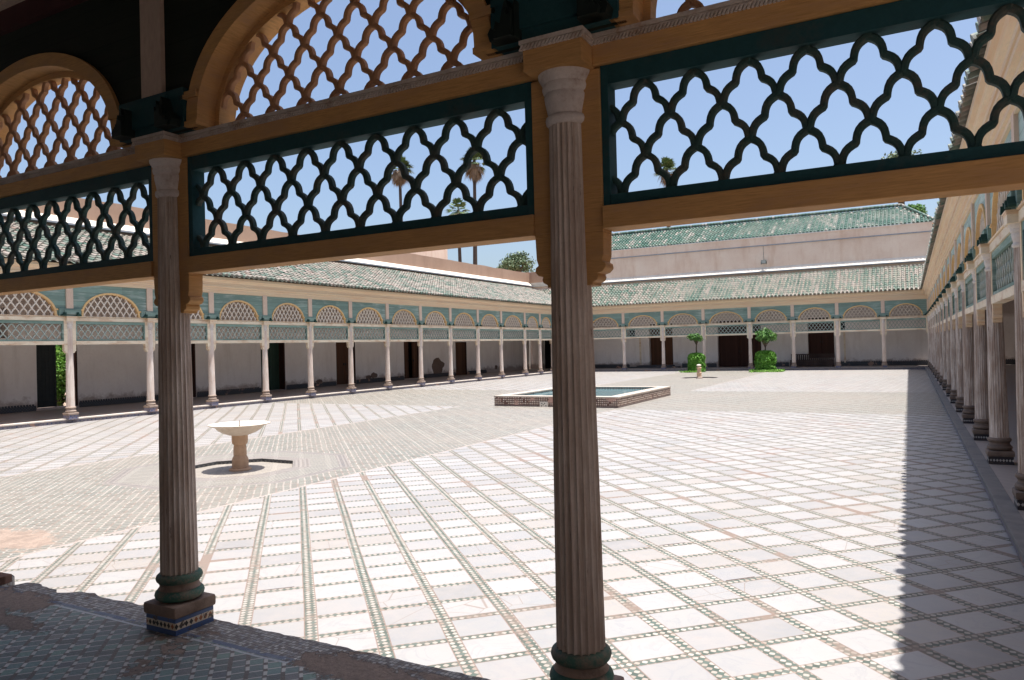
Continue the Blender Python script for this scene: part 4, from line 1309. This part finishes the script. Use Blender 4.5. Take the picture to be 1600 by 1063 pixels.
# floodlight on the wall
FL = thing('floodlight', 'small square floodlight fixed on the rose wall above the far arcade', 'floodlight', (-8.0, FY - .1, 6.5))
MB().box(-.15, .15, -.24, -.08, .06, .28).build('housing', MT['metal'], FL, bevel=.01)
MB().box(-.125, .125, -.252, -.241, .085, .255).build('lens', MT['glass'], FL)
MB().box(-.04, .04, -.079, .118, .12, .16).box(-.17, -.152, -.2, -.1, .02, .2).box(.152, .17, -.2, -.1, .02, .2).build('bracket', MT['iron'], FL)
MB().tube([(-.03, .10, .28), (-.05, .11, .9), (-.04, .11, 1.6)], .008, 5).build('cable', MT['iron'], FL)

# ---- right building and the wall behind the camera
RB = thing('palace_building', 'white walled gallery building behind the right arcade', 'building', (5.4, 24, 0))
rh = [(7.9, 8.7, .5, 2.0), (13.4, 14.7, .02, 2.2), (21.4, 22.7, .02, 2.2), (30, 31.3, .02, 2.2)]
rh = [(12.4, 13.3, .35, 2.1), (18.0, 19.3, .02, 2.2), (25, 26.3, .02, 2.2), (33, 34.3, .02, 2.2)]
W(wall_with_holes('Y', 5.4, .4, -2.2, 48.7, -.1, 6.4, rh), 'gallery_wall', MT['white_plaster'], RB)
for (a, b, z0, z1) in rh:
    door(RB, 'Y', 5.4, a, b, z0, z1, MT['wood_door'], .12, 1, 0, side=1)
dado(RB, 'Y', 5.4, -1, [(4, 12.3), (13.4, 17.9), (19.4, 24.9), (26.4, 32.9), (34.4, 46)], .22)
NB_ = thing('palace_building', 'plain white wall behind the foreground arcade', 'building', (-5, -2.2, 0))
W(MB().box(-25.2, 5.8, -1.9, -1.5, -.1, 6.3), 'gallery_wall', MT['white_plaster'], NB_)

# block rising behind the left parapet
CH = thing('rooftop_block', 'square rose plaster block rising behind the left parapet', 'rooftop block', (-30, 43, 0))
MB().box(-2.3, .35, -2.6, 2.02, 4, 9.9).build('wall', MT['rose_plaster'], CH)
MB().box(-2.4, .45, -2.7, 2.12, 9.901, 10.1).build('cap', MT['pink_plaster'], CH)

# ================================================================== FOUNTAINS AND POOL
FT = thing('fountain', 'white marble bowl fountain on a stone pedestal in a sunken octagon', 'fountain', (-9.36, 8.12, GZ - .055))
MB().lathe([(.17, 0), (.17, .018), (.155, .03), (.15, .035)], 32).build('foot', MT['pedestal'], FT, smooth=True)
MB().lathe([(.125, .036), (.125, .16), (.118, .19), (.098, .225), (.096, .235), (.100, .24), (.098, .36), (.092, .385), (.090, .395), (.115, .42), (.122, .46), (.122, .55), (.10, .56)], 8).build('pedestal', MT['pedestal'], FT)
bw_ = MB()
def scal(r, z, a, k):
    return r * (1 + (.012 * math.cos(a * 24) if r > .3 else 0))
bw_.lathe([(.10, .545), (.17, .56), (.25, .59), (.32, .635), (.355, .675), (.375, .69), (.42, .705), (.465, .718), (.47, .73), (.455, .733), (.40, .715), (.33, .69), (.22, .665), (.10, .655), (.02, .652)], 96, rfun=scal)
bw_.build('bowl', MT['marble'], FT, smooth='all')
MB().lathe([(.010, .65), (.010, .70), (.006, .705), (.006, .775), (.004, .78)], 10).build('jet_pipe', MT['iron'], FT)
F2 = thing('fountain_pedestal', 'low pale pedestal without bowl in front of the left trimmed bush', 'pedestal', (FC2[0], FC2[1] - .1, GZ - .055))
MB().lathe([(.17, 0), (.17, .06), (.15, .10), (.12, .12)], 8).build('foot', MT['stone_far'], F2)
MB().lathe([(.12, .121), (.12, .25), (.13, .30), (.10, .36), (.095, .5), (.13, .56), (.10, .60), (.06, .62)], 8).build('post', MT['pedestal'], F2)
MB().lathe([(.06, .621), (.11, .65), (.12, .69), (.06, .73), (.02, .74)], 12).build('finial', MT['marble'], F2, smooth=True)

PO = thing('pool', 'raised rectangular pool of blue green water with small brown and white tiles', 'pool', (-9.17, 21.9, GZ))
px0, px1, py0, py1 = -2.0, 1.98, -2.55, 2.55
ph = .31
wl = MB()
for (a, b, c, d) in ((px0, px1, py0, py0 + .3), (px0, px1, py1 - .3, py1), (px0, px0 + .3, py0 + .301, py1 - .301), (px1 - .3, px1, py0 + .301, py1 - .301)):
    wl.box(a, b, c, d, -.02, ph - .035)
wl.build('pool_wall', MT['pooltile'], PO)
rm = MB()
e_ = .012
for (a, b, c, d) in ((px0 - e_, px1 + e_, py0 - e_, py0 + .32), (px0 - e_, px1 + e_, py1 - .32, py1 + e_), (px0 - e_, px0 + .32, py0 + .321, py1 - .321), (px1 - .32, px1 + e_, py0 + .321, py1 - .321)):
    rm.box(a, b, c, d, ph - .034, ph)
rm.build('rim', MT['pooltop'], PO)
MB().box(px0 + .3, px1 - .3, py0 + .3, py1 - .3, -.01, ph - .075).build('water', MT['water'], PO)
MB().tube([(.15, .0, .2), (.15, .0, ph + .1)], .02, 8).build('jet_pipe', MT['marble'], PO)
pq = MB().box(-.13, .13, -.02, 0, 0, .15).build('plaque', MT['ledge'], PO, (-.32, py0 - .002, .0))
dt = MB()
for (x, z) in ((-.06, .10), (.03, .10), (-.015, .06), (.07, .035), (-.07, .03)):
    dt.box(x - .016, x + .016, -.0225, -.0205, z - .014, z + .014)
dt.build('plaque_mark', MT['iron'], pq)

# bench in front of the far right doorway
BN = thing('bench', 'dark slatted wooden bench beside the far doorway, right of the bushes', 'bench', (-5.25, 48.1, 0))
MB().box(-1.25, 1.2, -.22, .2, .36, .42).build('seat', MT['bench_wood'], BN)
bb = MB()
for k in range(22):
    bb.box(-1.24 + k * .112, -1.165 + k * .112, .21, .24, .10, .72)
bb.box(-1.25, 1.22, .20, .25, .721, .78)
bb.build('backrest', MT['bench_wood'], BN)
for s in (-1.22, 1.13):
    MB().box(s, s + .07, -.2, -.13, 0, .36).build('leg', MT['bench_wood'], BN)
    MB().box(s, s + .07, .12, .19, 0, .36).build('leg', MT['bench_wood'], BN)
MB().box(-1.25, 1.2, -.235, -.221, .06, .35).build('front_board', MT['bench_wood'], BN)

# broken brick on the near ledge
rr = random.Random(5)
bp = [(-.16, -.05), (.10, -.06), (.13, -.01), (.12, .05), (-.02, .06), (-.15, .05)]
o = MB().prism(bp, 0, .06, 'xy').mesh('broken_brick', MT['brick'], False, .008)
o = link('broken_brick', o, None, (-6.03, 2.94, .001)); o.rotation_euler[2] = .15
tag(o, 'broken reddish brick lying on the crumbled walkway edge at the left', 'brick')

# ================================================================== PLANTS
def leaves(n, pos_fn, size, seed, aspect=.55, flat_=0.0):
    rnd = random.Random(seed)
    mb = MB()
    for _ in range(n):
        p, nrm = pos_fn(rnd)
        s = size * rnd.uniform(.6, 1.3)
        q = Vector((rnd.gauss(0, 1), rnd.gauss(0, 1), rnd.gauss(0, 1)))
        d = (nrm * 1.2 + q * .8)
        if d.length < 1e-3: d = Vector((0, 0, 1))
        d.normalize()
        a = d.cross(Vector((rnd.gauss(0, 1), rnd.gauss(0, 1), rnd.gauss(0, 1)))).normalized()
        b = d.cross(a)
        i = len(mb.v)
        mb.v += [tuple(p - a * s), tuple(p + b * s * aspect - a * s * .1), tuple(p + a * s), tuple(p - b * s * aspect + a * s * .1)]
        mb.f.append((i, i + 1, i + 2, i + 3))
    return mb

def raw(mb, name, mat, parent=None, loc=None):
    me = bpy.data.meshes.new(name); me.from_pydata(mb.v, [], mb.f); me.materials.append(mat)
    return link(name, me, parent, loc)

def hedge(x, y, z, label, rx, h, seed):
    T = thing('trimmed_bush', label, 'bush', (x, y, z), 0, 'trimmed bushes before the far arcade')
    def fn(r):
        # barrel surface with rounded top
        if r.random() < .72:
            t = r.uniform(0, 2 * PI); zz = r.uniform(.02, .86) * h
            k = 1.0 if zz < .7 * h else 1 - .35 * ((zz / h - .7) / .3) ** 2
            rad = rx * k * (1 + .13 * noise.noise(Vector((math.cos(t) * 3, math.sin(t) * 3, zz * 4 + seed)))) * r.uniform(.88, 1.02)
            return Vector((rad * math.cos(t), rad * math.sin(t), zz)), Vector((math.cos(t), math.sin(t), .2))
        rad = rx * math.sqrt(r.random()) * .93; t = r.uniform(0, 2 * PI)
        zz = h * (1 - .14 * (rad / rx) ** 3) * r.uniform(.93, 1.0)
        return Vector((rad * math.cos(t), rad * math.sin(t), zz)), Vector((0, 0, 1))
    raw(leaves(8000, fn, .045, seed), 'foliage', MT['leaf_hedge'], T)
    MB().lathe([(rx * .83, .0), (rx * .86, h * .6), (rx * .7, h * .86), (rx * .3, h * .9)], 18).build('inner_stems', MT['leaf_tree'], T)
    return T
hedge(-11.35, 44.2, GZ - .0, 'bright green trimmed bush, left of the pair in front of the far arcade', .50, 1.16, 1)
hedge(-7.35, 44.2, GZ - .0, 'bright green trimmed bush, right of the pair and beside the dark doorway', .56, 1.22, 2)

def small_tree(x, y, z0, label, trunk_h, crown, seed, n=2600, size=.055, mat='leaf_tree', name='small_tree', cat='tree', group=None, trunk_r=.05, clumps=14, bark='bark'):
    T = thing(name, label, cat, (x, y, z0), 0, group)
    rnd = random.Random(seed)
    cz, rx, rz = crown
    cl = []
    tr = MB().tube([(0, 0, 0), (rnd.uniform(-.03, .03), 0, trunk_h * .5), (rnd.uniform(-.06, .06), 0, trunk_h)], [trunk_r, trunk_r * .8, trunk_r * .6], 8)
    for k in range(clumps):
        t = rnd.uniform(0, 2 * PI); ph = rnd.uniform(-.6, 1.2)
        rad = rnd.uniform(.35, .85)
        c = Vector((rx * rad * math.cos(t) * math.cos(ph), rx * rad * math.sin(t) * math.cos(ph), cz + rz * rad * math.sin(ph)))
        cl.append((c, rnd.uniform(.28, .5)))
        tr.tube([(0, 0, trunk_h * rnd.uniform(.7, 1)), tuple(Vector((0, 0, trunk_h)).lerp(c, .5) + Vector((0, 0, -.03))), tuple(c)], [trunk_r * .45, trunk_r * .3, trunk_r * .12], 5)
    tr.build('trunk', MT[bark], T, smooth='all')
    def fn(r):
        c, s = r.choice(cl)
        d = Vector((r.gauss(0, 1), r.gauss(0, 1), r.gauss(0, 1))).normalized()
        return c + Vector((d.x * rx * s, d.y * rx * s, d.z * rz * s)) * (r.random() ** .4), d
    raw(leaves(n, fn, size, seed + 50), 'crown', MT[mat], T)
    return T
small_tree(-11.33, 44.25, .9, 'thin small tree growing out of the left trimmed bush', .75, (1.0, .50, .33), 3, 1300, .055, group='small trees growing from the bushes', clumps=11)
t_ = small_tree(-7.35, 44.15, .9, 'fuller dark green tree growing out of the right trimmed bush', .5, (.98, .68, .46), 6, 2800, .06, group='small trees growing from the bushes', clumps=18)

def grass_fn(r):
    x = r.uniform(-.7, 1.1)
    return Vector((x, r.gauss(0, .35) + .1, r.uniform(0, .12))), Vector((r.gauss(0, 1), r.gauss(0, 1), .1))
o = raw(leaves(2500, grass_fn, .05, 9), 'grass', MT['grass'], None, (-7.4, 43.7, GZ)); tag(o, kind='stuff')
def grass_fn2(r):
    return Vector((r.gauss(0, .25), r.gauss(0, .15), r.uniform(0, .09))), Vector((r.gauss(0, 1), r.gauss(0, 1), .1))
o = raw(leaves(900, grass_fn2, .045, 10), 'grass', MT['grass'], None, (-11.5, 43.5, GZ)); tag(o, kind='stuff')

# garden shrub behind the left doorway, in the sun
small_tree(-27.2, 15.6, -.6, 'sunlit leafy shrub seen through the garden doorway on the left', .8, (1.4, 1.3, 1.3), 12, 9000, .07, 'leaf_garden', 'garden_shrub', 'shrub', clumps=30)
small_tree(-29.5, 16.8, -.6, 'darker garden tree standing behind the shrub in the left doorway', 2.0, (2.9, 1.8, 1.8), 14, 7000, .09, 'leaf_tree', 'garden_tree', 'tree', clumps=26, trunk_r=.12)

# palms beyond the walls
def palm(x, y, ztop, r, label, seed, skirt=1.0):
    T = thing('palm_tree', label, 'palm tree', (x, y, -.6), 0, 'palms beyond the walls')
    rnd = random.Random(seed)
    H = ztop + .6
    lean = rnd.uniform(-.4, .4)
    MB().tube([(0, 0, 0), (lean * .2, 0, H * .4), (lean * .8, 0, H * .8), (lean, 0, H)], [.42, .30, .21, .19], 10).build('trunk', MT['palm_bark'], T, smooth='all')
    def fans(n, emin, emax, ln, seedk, droop):
        mb = MB()
        rn = random.Random(seedk)
        for _ in range(n):
            az = rn.uniform(0, 2 * PI); el = rn.uniform(emin, emax)
            d = Vector((math.cos(az) * math.cos(el), math.sin(az) * math.cos(el), math.sin(el)))
            c = Vector((lean, 0, H)) + Vector((0, 0, rn.uniform(-.5, .1))) + d * ln * .45
            side = d.cross(Vector((0, 0, 1))).normalized(); upn = side.cross(d)
            for b in range(11):
                t = (b - 5) / 5 * 1.15
                bd = (d * math.cos(t) + side * math.sin(t) * .95).normalized()
                l = ln * .62 * (1 - .3 * abs(t)) * rn.uniform(.85, 1.1)
                wv = bd.cross(upn).normalized() * (.045 * ln)
                m1 = c + bd * l * .55; tip = c + bd * l + Vector((0, 0, -droop * l))
                i = len(mb.v)
                mb.v += [tuple(c), tuple(m1 - wv), tuple(tip), tuple(m1 + wv)]
                mb.f.append((i, i + 1, i + 2, i + 3))
            i = len(mb.v)
            o_ = Vector((lean, 0, H))
            w2 = side * .03
            mb.v += [tuple(o_ - w2), tuple(o_ + w2), tuple(c + w2), tuple(c - w2)]
            mb.f.append((i, i + 1, i + 2, i + 3))
        return mb
    raw(fans(34, -.35, 1.35, r, seed, .25), 'crown', MT['leaf_palm'], T)
    raw(fans(int(30 * skirt), -1.45, -.55, r * .95, seed + 1, .45), 'dead_frond_skirt', MT['leaf_dead'], T)
    return T
def ray(px, py, Yw):
    v = rgt * (px - 800) / 1143.1 + upv * (531.5 - py) / 1143.1 + fwd
    s = Yw / v.y
    return v.x * s, Yw, 1.65 + v.z * s
for (px, py, Yw, r, sk, lb_, sd) in ((627, 262, 78, 2.0, 1.0, 'tall palm with brown skirt, leftmost of the palms over the left wall', 1), (737, 252, 76, 2.0, 1.0, 'tallest palm with shaggy brown skirt, just left of the near column', 2),
                                 (718, 328, 82, 1.9, .5, 'lower green palm standing beside the tallest palm', 3), (1044, 264, 85, 1.7, .5, 'small palm crown seen right of the near column', 4)):
    x, y, z = ray(px, py, Yw)
    palm(x, y, z, r, lb_, sd, sk)
def back_tree(px, py, Yw, rx, rz, mat, lb_, sd, n=2600, size=.16):
    x, y, z = ray(px, py, Yw)
    return small_tree(x, y, -.6, lb_, z - rz * .6 + .6, (z + .6, rx, rz), sd, n, size, mat, 'tree', 'tree', None, .25, 24)
back_tree(805, 414, 75, 2.3, 1.45, 'leaf_pale', 'pale green tree rising over the parapet left of the near column', 21)
back_tree(1408, 258, 80, 2.2, 1.3, 'leaf_pale', 'sparse grey green tree top above the beam toward the right', 23, 1500)
back_tree(1432, 334, 78, 1.0, 1.0, 'leaf_tree', 'dark narrow tree behind the ridge of the hip roof', 25, 1500, .14)
